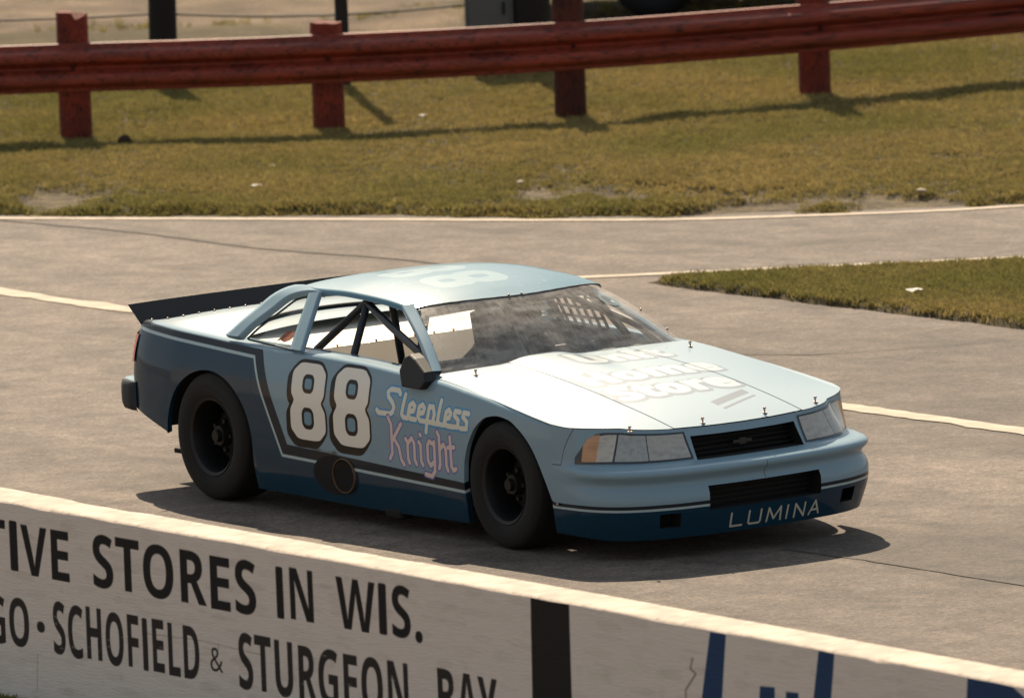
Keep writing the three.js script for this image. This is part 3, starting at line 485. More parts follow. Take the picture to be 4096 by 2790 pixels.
// ---- nose
const plan = [[3.25, 0.915], [3.35, 0.908], [3.45, 0.896], [3.54, 0.876], [3.61, 0.848], [3.67, 0.81], [3.72, 0.762], [3.76, 0.705], [3.79, 0.645], [3.815, 0.585], [3.835, 0.52], [3.862, 0.358], [3.88, 0.18], [3.886, 0]];
const planX = curve(plan.map(([x, z]) => [z, x]).sort((a, b) => a[0] - b[0]));
const noseOff = curve([[0.12, 0.055], [0.18, 0.032], [0.26, 0.006], [0.30, 0], [0.345, 0.0], [0.38, 0.014], [0.405, 0.032], [0.425, 0.028], [0.445, 0.004], [0.462, -0.004], [0.482, 0.008], [0.495, 0.05], [0.503, 0.118], [0.525, 0.132], [0.60, 0.178], [0.645, 0.20], [0.66, 0.206]]);
const zList = [0, 0.06, 0.12, 0.18, 0.24, 0.30, 0.358, 0.41, 0.465, 0.52, 0.575, 0.63, 0.68, 0.725, 0.765, 0.797, 0.823, 0.845, 0.862, 0.876, 0.887, 0.896, 0.903, 0.909, 0.915];
const ptsHalf = zList.map((z) => [planX(z), z]);
function noseBase(i) { // i in -24..24, positive = right side
  const k = Math.abs(i), s = i < 0 ? -1 : 1, [x, z] = ptsHalf[k], a = ptsHalf[Math.max(0, k - 1)], b = ptsHalf[Math.min(24, k + 1)];
  let tx = b[0] - a[0], tz = b[1] - a[1]; if (k === 0) { tx = 0; tz = 1; } const l = Math.hypot(tx, tz); // outward normal (nx, nz)
  return { x, z: z * s, nx: tz / l, nz: -tx / l * s, F: sstep(3.27, 3.66, x) };
}
let arc = [0]; for (let k = 1; k < 25; k++) arc.push(arc[k - 1] + Math.hypot(ptsHalf[k][0] - ptsHalf[k - 1][0], ptsHalf[k][1] - ptsHalf[k - 1][1]));
const cHood = curve([[2.0, 0.889], [2.3, 0.872], [2.5, 0.856], [2.9, 0.81], [3.25, 0.752], [3.5, 0.702], [3.69, 0.658]]);
function hoodY(x, z) {
  const zz = Math.abs(z), w = clamp(zz / 0.875), e = crease(x), c = cHood(x), t = x > 3.3 ? sstep(3.3, 3.68, x) : 0;
  const bulge = 0.028 * Math.exp(-(((z - 0.17) / 0.18) ** 4)) * sstep(2.75, 2.08, x);
  return e + (c - e) * (1 - Math.pow(w, 2.3)) + bulge * (1 - t);
}
const yLev = [0.12, 0.15, 0.18, 0.2175, 0.255, 0.285, 0.31, 0.345, 0.38, 0.392, 0.405, 0.425, 0.445, 0.462, 0.475, 0.486, 0.495, 0.503, 0.525, 0.555, 0.59, 0.62, 0.635, 0.648, 0.66];
function nosePoint(i, y0, push = 0) { // surface point of the nose at column i and nominal height y0
  const b = noseBase(i), off = lerp(inOff(y0), noseOff(y0), b.F) - push, x = b.x - b.nx * off, z = b.z - b.nz * off;
  return [x, z];
}
function noseTop(i) { const [x, z] = nosePoint(i, 0.66); return hoodY(Math.min(x, 3.69), z) - 0.004; }
function noseAt(i, y0, push = 0) { const [x, z] = nosePoint(i, y0, push); const y = y0 <= 0.5 ? (y0 < 0.15 ? y0 + 0.02 * (1 - noseBase(i).F) : y0) : lerp(0.5, noseTop(i), (y0 - 0.5) / 0.16); return [x, y, z]; }
const noseTex = canvasTex(2048, 512, (g, w, h) => {
  const k = w / 3.2, X = (s) => (1.6 - s) * k, Y = (y) => h - y * k;
  g.fillStyle = LIGHT; g.fillRect(0, 0, w, h); g.fillStyle = BLUE; g.fillRect(0, Y(0.280), w, h); g.fillStyle = NAVY; g.fillRect(0, Y(0.306), w, 0.022 * k); g.fillStyle = '#a9bcbf'; g.fillRect(0, Y(0.288), w, 0.013 * k);
  for (let i = 0; i < 260; i++) { g.fillStyle = `rgba(20,20,22,${rr(0.03, 0.10)})`; g.beginPath(); g.ellipse(rnd() * w, Y(rr(0.1, 0.3)), rr(2, 22), rr(1, 5), 0, 0, 7); g.fill(); }
  // flies and stone chips
  for (let i = 0; i < 240; i++) { g.fillStyle = `rgba(60,52,44,${rr(0.15, 0.5)})`; g.beginPath(); g.ellipse(rnd() * w, Y(rr(0.2, 0.66)), rr(0.6, 1.8), rr(0.6, 1.6), 0, 0, 7); g.fill(); }
  // model lettering across the air dam
  g.strokeStyle = '#c4bfae'; g.lineWidth = 0.0115 * k; g.lineJoin = 'round'; g.lineCap = 'round';
  const L = { L: [[[0, 1], [0, 0], [0.85, 0]]], U: [[[0, 1], [0, 0.12], [0.1, 0], [0.8, 0], [0.9, 0.12], [0.9, 1]]], M: [[[0, 0], [0.08, 1], [0.55, 0.15], [1.02, 1], [1.1, 0]]], I: [[[0, 0], [0, 1]]], N: [[[0, 0], [0, 1], [0.8, 0], [0.8, 1]]], A: [[[0, 0], [0.42, 1], [0.84, 0]], [[0.18, 0.32], [0.66, 0.32]]] };
  let s = 0.222; for (const [c, adv] of [['L', 0.112], ['U', 0.118], ['M', 0.132], ['I', 0.052], ['N', 0.105], ['A', 0.1]]) { for (const l of L[c]) { g.beginPath(); l.forEach(([x, y], i) => { const q = [X(s - x * 0.083), Y(0.149 + y * 0.07)]; i ? g.lineTo(...q) : g.moveTo(...q); }); g.stroke(); } s -= adv; }
  // join lines of the bumper cover
  g.strokeStyle = 'rgba(20,28,36,0.75)'; g.lineWidth = 2.2; for (const q of [1, -1]) { g.beginPath(); g.moveTo(X(q * 1.16), Y(0.668)); g.quadraticCurveTo(X(q * 1.20), Y(0.62), X(q * 1.24), Y(0.505)); g.lineTo(X(q * 1.5), Y(0.50)); g.stroke(); }
  g.beginPath(); g.moveTo(X(0), Y(0.475)); g.lineTo(X(0), Y(0.385)); g.stroke();
});
const isHole = (i, y0, y1) => { const c = Math.abs(i + 0.5), z = zList[Math.floor(c)], y = (y0 + y1) / 2; return (z < 0.357 && y > 0.503 && y < 0.62) || (z < 0.357 && y > 0.255 && y < 0.38) || (z > 0.519 && z < 0.629 && y > 0.18 && y < 0.255); };
sub('nose', grid(48, yLev.length - 1, (a, j) => { const i = 24 - a, y0 = yLev[j], [x, y, z] = noseAt(i, y0), s = Math.sign(i) * arc[Math.abs(i)]; return [x, y, z, (1.6 - s) / 3.2, Math.min(y0, 0.66) / 0.8]; }, false, (a, j) => isHole(23 - a, yLev[j], yLev[j + 1])), coat(noseTex));
// recessed openings: walls round the hole and a dark back
function recess(i0, i1, y0, y1, depth) {
  const ys = yLev.filter((y) => y >= y0 - 1e-6 && y <= y1 + 1e-6), out = [];
  const wall = (pts, flip) => out.push(grid(pts.length - 1, 1, (i, j) => { const [x, y, z] = pts[i]; return [x - depth * j, y, z]; }, flip));
  const row = (y) => { const r = []; for (let i = i0; i <= i1; i++) r.push(noseAt(i, y)); return r; }, col = (i) => ys.map((y) => noseAt(i, y));
  wall(row(y0), false); wall(row(y1), true); wall(col(i0), true); wall(col(i1), false);
  const xb = Math.min(...row(y0).map((p) => p[0]), ...row(y1).map((p) => p[0])) - depth * 0.8, a = noseAt(i0, y0), b = noseAt(i1, y1);
  out.push(box(xb, (a[1] + b[1]) / 2, (a[2] + b[2]) / 2, 0.01, b[1] - a[1] + 0.02, b[2] - a[2] + 0.02));
  return out;
}
{
  const gr = sub('grille', recess(-6, 6, 0.503, 0.62, 0.10), black);
  for (let k = 0; k < 4; k++) sub('grille_slat', box(3.655 - 0.012 * k, 0.52 + 0.024 * k, 0, 0.012, 0.006, 0.7, 0.002), satin, gr);
  sub('emblem', [box(3.672, 0.558, 0, 0.01, 0.018, 0.12, 0.003), box(3.672, 0.558, 0, 0.012, 0.036, 0.045, 0.003)], std(0x2b2a26, 0.5), gr);
  const ai = sub('air_intake', recess(-6, 6, 0.255, 0.38, 0.14), black);
  sub('mesh_screen', [...[0.28, 0.305, 0.33, 0.355].map((y) => box(3.78, y, 0, 0.005, 0.004, 0.72, 0.001))], satin, ai);
  both((s) => sub('brake_duct', s > 0 ? recess(9, 11, 0.18, 0.255, 0.10) : recess(-11, -9, 0.18, 0.255, 0.10), black));
}
// head lamp panels: printed lamp faces laid on the nose
const lampTex = canvasTex(512, 160, (g, w, h) => {
  g.fillStyle = '#10161c'; g.fillRect(0, 0, w, h);
  const m = 11, lens = (x0, x1, c, r) => { g.fillStyle = c; g.beginPath(); g.roundRect(x0, m, x1 - x0, h - 2 * m, r); g.fill(); };
  lens(m, 112, '#bab4a8', [60, 3, 3, 8]); g.save(); g.beginPath(); g.roundRect(m, m, 34, h - 2 * m, [70, 0, 0, 8]); g.clip(); g.fillStyle = '#c0895a'; g.fillRect(0, 0, 75, h); g.restore();
  lens(124, 312, '#9c9e99', 3); lens(316, w - m, '#a8a69c', 3);
  for (let i = 0; i < 260; i++) { g.fillStyle = rnd() < 0.5 ? 'rgba(40,46,52,0.05)' : 'rgba(220,214,196,0.05)'; g.beginPath(); g.ellipse(rr(12, w - 12), rr(m + 6, h - m - 6), rr(4, 22), rr(3, 14), 0, 0, 7); g.fill(); }
  g.fillStyle = 'rgba(40,50,58,0.10)'; for (let i = 0; i < 26; i++) g.fillRect(165 + i * 13, m, 1.2, h - 2 * m);
});
const lampMat = phys(0xffffff, 0.3, { map: lampTex, clearcoat: 0.8, clearcoatRoughness: 0.08 });
both((s) => {
  const n = 30, i0 = 22.0, i1 = 6.35; // from the side to the grille
  sub('headlight', grid(n, 8, (a, j) => {
    const u = a / n, c = lerp(i0, i1, Math.pow(u, 0.8)), k = Math.floor(c), f = c - k;
    // the outer end is cut to a quarter round, the inner end slopes
    let y0 = lerp(0.512, 0.645, j / 8); const top = u < 0.1 ? 0.54 + 0.105 * Math.sqrt(1 - (1 - u / 0.1) ** 2) : 0.645; y0 = Math.min(y0, top);
    const sl = (y0 - 0.512) * 2.0 * sstep(0.75, 1, u), cc = c + sl, k2 = Math.floor(cc), f2 = cc - k2;
    const p = noseAt(s * k2, y0, 0.004), q = noseAt(s * Math.min(24, k2 + 1), y0, 0.004);
    return [lerp(p[0], q[0], f2), lerp(p[1], q[1], f2), lerp(p[2], q[2], f2), u, (y0 - 0.512) / 0.133];
  }, s < 0), lampMat);
});

// ---- bonnet and wing tops: paths run from the windscreen to the nose edge
const planTop = curve(Array.from({ length: 25 }, (_, i) => { const p = noseAt(i, 0.66); return [p[2], p[0]]; }).sort((a, b) => a[0] - b[0]));
const zTop0 = noseAt(24, 0.66)[2];
const wsBase = (z) => 2.075 + 0.085 * (1 - Math.min(1, (z / 0.80) ** 2));
const hoodTex = canvasTex(1024, 1024, (g, w, h) => {
  const X = (z) => (0.95 - z) / 1.9 * w, Y = (x) => (x - 1.9) / 1.9 * h, k = w / 1.9;
  g.fillStyle = LIGHT; g.fillRect(0, 0, w, h);
  const word = (t, z0, z1, x, hgt) => { g.save(); g.font = 'bold 100px sans-serif'; g.textBaseline = 'alphabetic'; const m = g.measureText(t).width; g.translate(X(z0), Y(x)); g.scale((X(z1) - X(z0)) / m, hgt * k / 73); g.lineJoin = 'round'; g.strokeStyle = '#566a7b'; g.lineWidth = 26; g.strokeText(t, -4, 5); g.strokeStyle = '#a9b4b6'; g.fillStyle = '#b2bbbb'; g.lineWidth = 9; g.strokeText(t, 0, 0); g.fillText(t, 0, 0); g.restore(); };
  word('Unit', 0.12, -0.47, 2.43, 0.21); word('Home', 0.36, -0.52, 2.83, 0.22); word('Store', 0.37, -0.40, 3.15, 0.22);
  const bar = (p) => { g.fillStyle = '#4d5d6c'; g.beginPath(); p.forEach(([x, z], i) => (i ? g.lineTo(X(z), Y(x)) : g.moveTo(X(z), Y(x)))); g.closePath(); g.fill(); };
  bar([[3.36, -0.03], [3.23, -0.33], [3.30, -0.33], [3.43, -0.03]]); bar([[3.47, -0.03], [3.335, -0.33], [3.36, -0.33], [3.495, -0.03]]);
  for (let i = 0; i < 900; i++) { g.fillStyle = `rgba(${rnd() < 0.6 ? '92,80,66' : '236,236,230'},${rr(0.05, 0.22)})`; g.beginPath(); g.ellipse(rnd() * w, rnd() * h, rr(0.4, 1.6), rr(0.4, 1.6), 0, 0, 7); g.fill(); }
});
const hoodCoat = coat(hoodTex, { roughness: 0.44, specularIntensity: 0.24, clearcoatRoughness: 0.15 });
function topSheet(zs0, nz, gapA, gapB, dy = 0) { // surface between list of w values
  const nx = 46;
  return grid(zs0.length - 1, nx, (a, j) => {
    const w = zs0[a], zN = w * zTop0, x1 = planTop(Math.abs(zN)) - gapB, x0 = wsBase(w * 0.84) - 0.03 + gapA, t = j / nx, x = lerp(x0, x1, t), zA = w * zin(2.1), z = x < 3.25 ? w * lerp(zin(2.1), zTop0, sstep(2.1, 3.25, x)) : zN;
    return [x, hoodY(x, z) + dy, z, (0.95 - z) / 1.9, 1 - (x - 1.9) / 1.9];
  }, true);
}
const seam = 0.452, lin = (a, b, n) => Array.from({ length: n + 1 }, (_, i) => lerp(a, b, i / n));
sub('hood', topSheet(lin(-seam + 0.004, seam - 0.004, 44), 44, 0, 0.006), hoodCoat);
both((s) => { const ws = [...lin(seam + 0.004, 0.94, 16), 0.955, 0.968, 0.98, 0.99, 0.996, 1]; sub('fender_top', topSheet(s > 0 ? ws : ws.map((w) => -w).reverse(), 20, 0, 0.001), hoodCoat); });
sub('hood_channel', topSheet(lin(-0.99, 0.99, 30), 30, 0.02, 0.012, -0.016), black);
// hood pins and windscreen clips
const pinMat = std(0xa8968a, 0.4, { metalness: 0.8 });
const pin = (x, z) => { const y = hoodY(x, z), g = [new THREE.CylinderGeometry(0.012, 0.014, 0.004, 14).translate(x, y + 0.003, z), new THREE.CylinderGeometry(0.0045, 0.0045, 0.034, 8).translate(x, y + 0.014, z), new THREE.TorusGeometry(0.008, 0.002, 6, 14, 5).rotateY(0.6).translate(x, y + 0.024, z)]; sub('hood_pin', g, pinMat); };
[[3.60, 0.66], [3.635, 0.22], [3.62, -0.19], [3.565, -0.56], [2.23, 0.67], [2.25, -0.71]].forEach(([x, z]) => pin(x, z));

// ---- roof and pillars
const roofC = curve([[0.42, 1.205], [0.45, 1.212], [0.7, 1.238], [1.0, 1.259], [1.3, 1.247], [1.55, 1.218], [1.75, 1.176]]);
const roofY = (x, z) => roofC(x) - lerp(0.030, 0.06, sstep(0.4, 1.1, x)) * Math.pow(Math.abs(z) / 0.6, 2.69);
const header = (z) => 1.577 + 0.161 * (1 - Math.min(1, (z / 0.58) ** 2));
const roofTex = canvasTex(1024, 512, (g, w, h) => {
  const X = (x) => (x - 0.3) / 1.5 * w, Z = (z) => (0.7 - z) / 1.4 * h; g.fillStyle = '#587f91'; g.fillRect(0, 0, w, h);
  // numerals read from the side: their height runs across the roof
  const cx = (x0) => { g.save(); eight(g, (a) => X(a), (b) => Z(b), x0, -0.13, 0.32, 0.46, h / 1.4, null, '#587f91', '#7f9aa4'); g.restore(); };
  cx(1.16); cx(0.76);
  for (let i = 0; i < 400; i++) { g.fillStyle = `rgba(220,224,220,${rr(0.03, 0.12)})`; g.beginPath(); g.ellipse(rnd() * w, rnd() * h, rr(1, 14), rr(1, 5), 0, 0, 7); g.fill(); }
});
const roofGrid = (dy, sgn) => grid(40, 40, (a, j) => { const w = a / 20 - 1, z = w * 0.60, x1 = header(Math.min(0.58, Math.abs(z))), x0 = 0.42 + 0.05 * w * w, x = lerp(x0, x1, j / 40); return [x, roofY(x, z) + dy, z, (x - 0.3) / 1.5, (z + 0.7) / 1.4]; }, sgn);
{
  const edge = (s) => grid(4, 40, (a, j) => { const x = lerp(0.47, header(0.58), j / 40), t = a / 4 * Math.PI / 2, y = roofY(x, 0.6); return [x, y - 0.030 * (1 - Math.cos(t)), s * (0.60 + 0.022 * Math.sin(t)), 0.02, 0.02]; }, s > 0);
  sub('roof', [roofGrid(0, true), edge(1), edge(-1)], coat(roofTex, { roughness: 0.5, specularIntensity: 0.08, clearcoat: 0.45, clearcoatRoughness: 0.1 }));
  sub('headliner', roofGrid(-0.028, false), innerGrey);
}
const M = (e, s) => e.map(([x, y, z]) => [x, y, z * s]);
both((s) => {
  const dn = (e) => (s < 0 ? e.map(([x, y, z]) => [x, y - 0.025, z - 0.012]) : e), st = (name, a0, b0, th, mat = plain, a = dn(a0), b = dn(b0)) => sub(name, s > 0 ? strip(M(a, s), M(b, s), th) : strip(M(b, s), M(a, s), th), mat);
  if (s > 0) st('windshield_pillar', [[1.555, 1.152, 0.578], [1.83, 1.022, 0.690], [2.085, 0.862, 0.80]], [[1.50, 1.142, 0.628], [1.815, 1.012, 0.748], [2.09, 0.868, 0.868]], 0.03);
  else st('windshield_pillar', [[1.575, 1.150, 0.535], [1.815, 1.010, 0.645], [2.07, 0.852, 0.752]], [[1.565, 1.150, 0.575], [1.81, 1.010, 0.688], [2.06, 0.852, 0.797]], 0.02);
  st('door_pillar', [[0.728, 1.172, 0.617], [0.81, 1.03, 0.742], [0.890, 0.89, 0.862]], [[0.632, 1.158, 0.628], [0.70, 1.03, 0.742], [0.772, 0.89, 0.862]], 0.02);
  st('rear_pillar', [[0.74, 1.150, 0.612], [0.627, 1.152, 0.627], [0.499, 1.126, 0.658], [0.427, 1.06, 0.721], [0.339, 0.98, 0.796], [0.285, 0.91, 0.852]], [[0.66, 1.168, 0.590], [0.425, 1.166, 0.592], [0.331, 1.125, 0.654], [0.258, 1.045, 0.728], [0.198, 0.982, 0.788], [0.125, 0.908, 0.842]], 0.03);
  // quarter window with its sticker
  const zg = (y) => 0.86 - (y - 0.9) * 0.925 - 0.012;
  const shp = new THREE.Shape([[0.632, 1.158], [0.499, 1.122], [0.425, 1.056], [0.337, 0.976], [0.292, 0.915], [0.79, 0.892]].map(([x, y]) => new THREE.Vector2(x, y)));
  const qg = new THREE.ShapeGeometry(shp); { const p = qg.attributes.position; for (let k = 0; k < p.count; k++) p.setZ(k, s * zg(p.getY(k))); qg.computeVertexNormals(); }
  const qw = sub('quarter_window', qg, new THREE.MeshPhysicalMaterial({ color: 0xf4f4f0, roughness: 0.04, transmission: 1, thickness: 0, ior: 1.45, side: THREE.DoubleSide }));
  const rim = tube(M([[0.60, 1.148, zg(1.148)], [0.499, 1.12, zg(1.12)], [0.425, 1.054, zg(1.054)], [0.337, 0.974, zg(0.974)], [0.298, 0.918, zg(0.918)], [0.33, 0.912, zg(0.912)], [0.78, 0.894, zg(0.894)]], s), 0.006, 60, 6); sub('window_seal', rim, std(0x2d3a44, 0.7), qw);
  if (s > 0) {
    const dt = canvasTex(256, 128, (g) => { g.fillStyle = '#7c3a1c'; g.beginPath(); g.moveTo(10, 118); g.lineTo(50, 20); g.lineTo(120, 8); g.lineTo(245, 24); g.lineTo(205, 90); g.lineTo(150, 112); g.lineTo(60, 96); g.closePath(); g.fill(); g.strokeStyle = '#c2622c'; g.lineWidth = 9; for (let i = 0; i < 5; i++) { g.beginPath(); g.moveTo(50 + i * 30, 88); g.lineTo(78 + i * 30, 36); g.stroke(); } g.strokeStyle = '#2a1a12'; g.lineWidth = 6; g.beginPath(); g.moveTo(40, 66); g.lineTo(220, 44); g.stroke(); });
    const y0 = 0.915, y1 = 0.985; sub('window_sticker', grid(1, 1, (i, j) => { const y = lerp(y0, y1, j), x = lerp(0.56, 0.705, i) + 0.03 * j; return [x, y, zg(y) + 0.004, i, j]; }), std(0xffffff, 0.6, { map: dt, alphaTest: 0.4, transparent: true }), qw);
  }
});
// ---- windscreen and rear window: scratched, dusty plastic sheet
const hazeTex = dataTex(512, (i, j) => { const c = fbm(i / 50, j / 26, 5, 0), d = fbm(i / 8, j / 30 + 40, 3, 0), a = hash(i, j); const o = 0.30 + 0.42 * (c - 0.42) + 0.2 * (d - 0.5) + 0.08 * (a - 0.5); return [255, 255, 255, 255 * clamp(o + 0.0, 0.08, 0.62)]; }, false);
const dust = (op, color) => phys(color, 0.28, { map: hazeTex, transparent: true, opacity: op, specularIntensity: 0.7 });
const wsPt = (w, v) => { // w across -1..1, v 0 at base, 1 at header
  const zb = w * 0.80, zh = w * 0.58, b = V(wsBase(zb) + 0.0, hoodY(2.1, zb) - 0.012, zb), h = V(header(zh) - 0.002, roofY(header(zh), zh) - 0.004, zh), p = b.lerp(h, v); const bow = 0.02 * Math.sin(Math.PI * v); return p.add(V(bow * 0.6, bow, 0));
};
{
  const ws = sub('windshield', grid(36, 18, (a, j) => { const p = wsPt(a / 18 - 1, j / 18); return [p.x, p.y, p.z, a / 36 * 1.5, j / 18 * 0.7]; }, true), dust(1.0, 0xd4cbbf));
  const seal = std(0x16181b, 0.7);
  sub('window_seal', [tube(Array.from({ length: 13 }, (_, i) => { const p = wsPt(i / 6 - 1, 0.995); return [p.x, p.y + 0.001, p.z]; }), 0.004, 40, 6)], seal, ws);
  // small clips along the edge
  for (const [w, v] of [[0.995, 0.93], [0.995, 0.68], [0.995, 0.42], [0.995, 0.16], [0.16, 1.01], [0.02, 1.01], [-0.995, 0.5], [-0.995, 0.2]]) { const p = wsPt(w, v); sub('windshield_clip', box(p.x + 0.002, p.y + 0.004, p.z, 0.011, 0.014, 0.010, 0.003), pinMat, ws); }
  const st = canvasTex(128, 128, (g) => { g.clearRect(0, 0, 128, 128); g.fillStyle = 'rgba(120,140,146,0.75)'; g.beginPath(); g.arc(64, 64, 60, 0, 7); g.fill(); g.fillStyle = 'rgba(60,74,84,0.9)'; g.beginPath(); g.ellipse(56, 62, 26, 42, 0, 0, 7); g.fill(); g.fillStyle = 'rgba(190,190,180,0.9)'; g.beginPath(); g.arc(72, 84, 12, 0, 7); g.fill(); });
  sub('round_sticker', grid(4, 4, (i, j) => { const p = wsPt(-0.80 + (i / 4 - 0.5) * 0.2, 0.70 + (j / 4 - 0.5) * 0.22); return [p.x + 0.003, p.y + 0.003, p.z, 1 - i / 4, j / 4]; }), std(0xffffff, 0.6, { map: st, transparent: true }), ws);
}
const rwBase = (z) => -0.20 + 0.33 * (z / 0.80) ** 2;
const deckY = (x, z) => 0.945 - 0.04 * Math.pow(Math.abs(z) / 0.86, 2.5) - 0.03 * sstep(-0.55, -0.97, x) + 0.0 * x;
const rwPt = (w, v) => { const zb = w * 0.80, zh = w * 0.585, b = V(rwBase(zb), deckY(rwBase(zb), zb) + 0.004, zb), h = V(0.43 + 0.04 * w * w, roofY(0.45, zh) - 0.004, zh), p = b.lerp(h, v), bow = 0.035 * Math.sin(Math.PI * v); return p.add(V(-bow * 0.4, bow, 0)); };
{
  const rw = sub('rear_window', grid(30, 14, (a, j) => { const p = rwPt(a / 15 - 1, j / 14); return [p.x, p.y, p.z, a / 30, j / 14 * 0.6]; }), dust(0.28, 0xb8b2a6));
  sub('window_seal', tube(Array.from({ length: 17 }, (_, i) => { const p = rwPt(i / 8 - 1, 0.0); return [p.x, p.y + 0.006, p.z]; }), 0.013, 60, 6), std(0x101113, 0.7), rw);
}
// ---- deck, tail, spoiler
{
  const nx = 30, g = grid(40, nx, (a, j) => { const w = a / 20 - 1, x0 = -0.935 + 0.04 * w ** 6, t = j / nx, zref = w * 0.8, x1 = Math.max(0.16, rwBase(zref) + 0.1) , x = lerp(x0, x1, t), z = w * zin(x); return [x, lerp(deckY(x, z), crease(x), Math.pow(Math.abs(w), 6)), z, 0.1, 0.1]; }, true);
  sub('deck_lid', g, phys(LIGHT, 0.45, { specularIntensity: 0.25, clearcoat: 0.6, clearcoatRoughness: 0.15 }));
  // tail panel closing the rear below the deck
  const yl = [0.47, 0.55, 0.62, 0.70, 0.78, 0.86, 0.905, 0.915];
  sub('tail_panel', grid(40, yl.length - 1, (a, j) => { const w = a / 20 - 1, z = w * zs(-0.93, yl[j]), x = -0.932 - 0.012 * (1 - w ** 6) - 0.02 * Math.sin(Math.PI * clamp((yl[j] - 0.47) / 0.45)); return [x + 0.05 * w ** 10 * 0, yl[j], z, 0.1, 0.62]; }, true), phys(BLUE, 0.4, { clearcoat: 0.6 }));
  // bumper wraps round both rear corners
  const half = [[-0.80, 0.868], [-0.85, 0.862], [-0.90, 0.850], [-0.97, 0.830], [-1.03, 0.80], [-1.052, 0.75], [-1.058, 0.6], [-1.06, 0.3], [-1.06, 0]];
  const bar = [...half, ...half.slice(0, -1).reverse().map(([x, z]) => [x, -z])], nb = bar.length - 1;
  const bp = (i, out, y) => { const p = bar[Math.max(0, i - 1)], q = bar[Math.min(nb, i + 1)], tx = q[0] - p[0], tz = q[1] - p[1], l = Math.hypot(tx, tz), f = i === 0 || i === nb ? 0 : 1; return [bar[i][0] + tz / l * out * f, y, bar[i][1] - tx / l * out * f]; };
  const prof = [[-0.03, 0.425], [0.006, 0.432], [0.014, 0.46], [0.016, 0.51], [0.014, 0.56], [0.006, 0.585], [-0.01, 0.592]];
  sub('rear_bumper', grid(nb, prof.length - 1, (i, j) => bp(i, prof[j][0], prof[j][1]), true), std(0x0b1520, 0.7));
  sub('sunlit_bumper_top', grid(nb, 1, (i, j) => bp(i, j ? -0.16 * sstep(-0.7, -1.0, bar[i][0]) : -0.008, 0.593), true), plain);  // bumper top; its sunlit look is put into the lighter paint
  both((s) => sub('tail_light', grid(8, 6, (i, j) => { const t = i / 8, y = lerp(0.70, 0.85, j / 6), x = t < 0.35 ? lerp(-0.82, -0.925, t / 0.35) : -0.945 - 0.012 * Math.sin(Math.PI * clamp((y - 0.47) / 0.45)), z = t < 0.35 ? zs(lerp(-0.82, -0.925, t / 0.35), y) + 0.006 : lerp(zs(-0.925, y), 0.40, (t - 0.35) / 0.65); return [x - 0.008, y, s * z, t, j / 6]; }, s < 0), phys(0xd8482c, 0.3, { clearcoat: 0.6 })));
  const blade = (dx) => grid(30, 5, (i, j) => { const w = i / 15 - 1, t = j / 5; return [-0.885 - 0.085 * t + dx + 0.03 * w ** 4, deckY(-0.93, 0) - 0.006 + 0.094 * t - 0.018 * Math.abs(w) ** 3 * (1 - t), w * (0.775 + 0.03 * t)]; });
  const top = grid(30, 1, (i, j) => { const w = i / 15 - 1; return [-0.97 + 0.004 * j + 0.03 * w ** 4, deckY(-0.93, 0) + 0.088, w * 0.805]; });
  const endcap = (s) => grid(1, 5, (i, j) => { const t = j / 5; return [-0.885 - 0.085 * t + 0.004 * i + 0.03, deckY(-0.93, 0) - 0.006 + 0.094 * t - 0.018 * (1 - t), s * (0.775 + 0.03 * t)]; });
  const sp = sub('spoiler', [blade(0), blade(0.004), top, endcap(1), endcap(-1)], std(0x151312, 0.6));
  const rivet = new THREE.SphereGeometry(0.0075, 8, 6);
  for (let i = 0; i < 15; i++) { const z = lerp(-0.72, 0.72, i / 14), x = -0.83; sub('rivet', rivet.clone().translate(x, lerp(deckY(x, z), crease(x), Math.pow(Math.abs(z) / zin(x), 6)) + 0.003, z), pinMat, sp); }
}
// ---- inside: tray, floor, dash, cage, seat
const tin = std(0xd8d3c8, 0.6);
{
  const tr = sub('package_tray', [grid(20, 10, (i, j) => { const w = i / 10 - 1, z = w * 0.78, x = lerp(rwBase(z) - 0.02, 0.60, j / 10); return [x, lerp(0.928, 0.852, sstep(-0.2, 0.55, x)), z]; }, true)], tin);
  sub('bulkhead', [grid(12, 6, (i, j) => { const z = lerp(-0.79, 0.79, i / 12), t = j / 6, y = t > 0.5 ? lerp(0.64, 0.85, (t - 0.5) * 2) : lerp(0.20, 0.64, t * 2); return [t > 0.5 ? lerp(0.98, 0.605, (t - 0.5) * 2) : 0.98, y, z]; })], std(0x8c867b, 0.7), tr);
  for (let i = 0; i < 12; i++) { const z = lerp(-0.7, 0.7, i / 11); sub('rivet', new THREE.SphereGeometry(0.007, 8, 6).translate(0.585, 0.858, z), pinMat, tr); }
  sub('floor_pan', [box(1.2, 0.17, 0, 4.2, 0.03, 1.16, 0.01), box(1.35, 0.20, 0, 1.75, 0.02, 1.66, 0.006), box(2.95, 0.30, 0, 0.9, 0.22, 0.9, 0.02), box(-0.45, 0.36, 0, 0.6, 0.24, 0.9, 0.02)], black);
  sub('firewall', [box(2.08, 0.54, 0, 0.02, 0.60, 1.58, 0.005)], black);
  sub('dashboard', [box(1.88, 0.80, 0, 0.26, 0.06, 1.46, 0.02), box(1.82, 0.72, -0.1, 0.03, 0.16, 1.3, 0.01)], std(0x23221f, 0.8));
  both((s) => sub('door_liner', grid(10, 4, (i, j) => { const x = lerp(0.7, 2.05, i / 10), y = lerp(0.2, 0.84, j / 4); return [x, y, s * (0.80 - 0.02 * j / 4)]; }), innerGrey));
  both((s) => { for (const x of [0, 2.79]) sub('inner_fender', grid(16, 3, (i, j) => { const a = Math.PI * (0.04 + 0.92 * i / 16); return [x + 0.45 * Math.cos(a) * (x ? 1 : 1), 0.33 + 0.42 * Math.sin(a) * (x ? 0.93 : 1), s * lerp(0.60, 0.88, j / 3)]; }), black); });
}
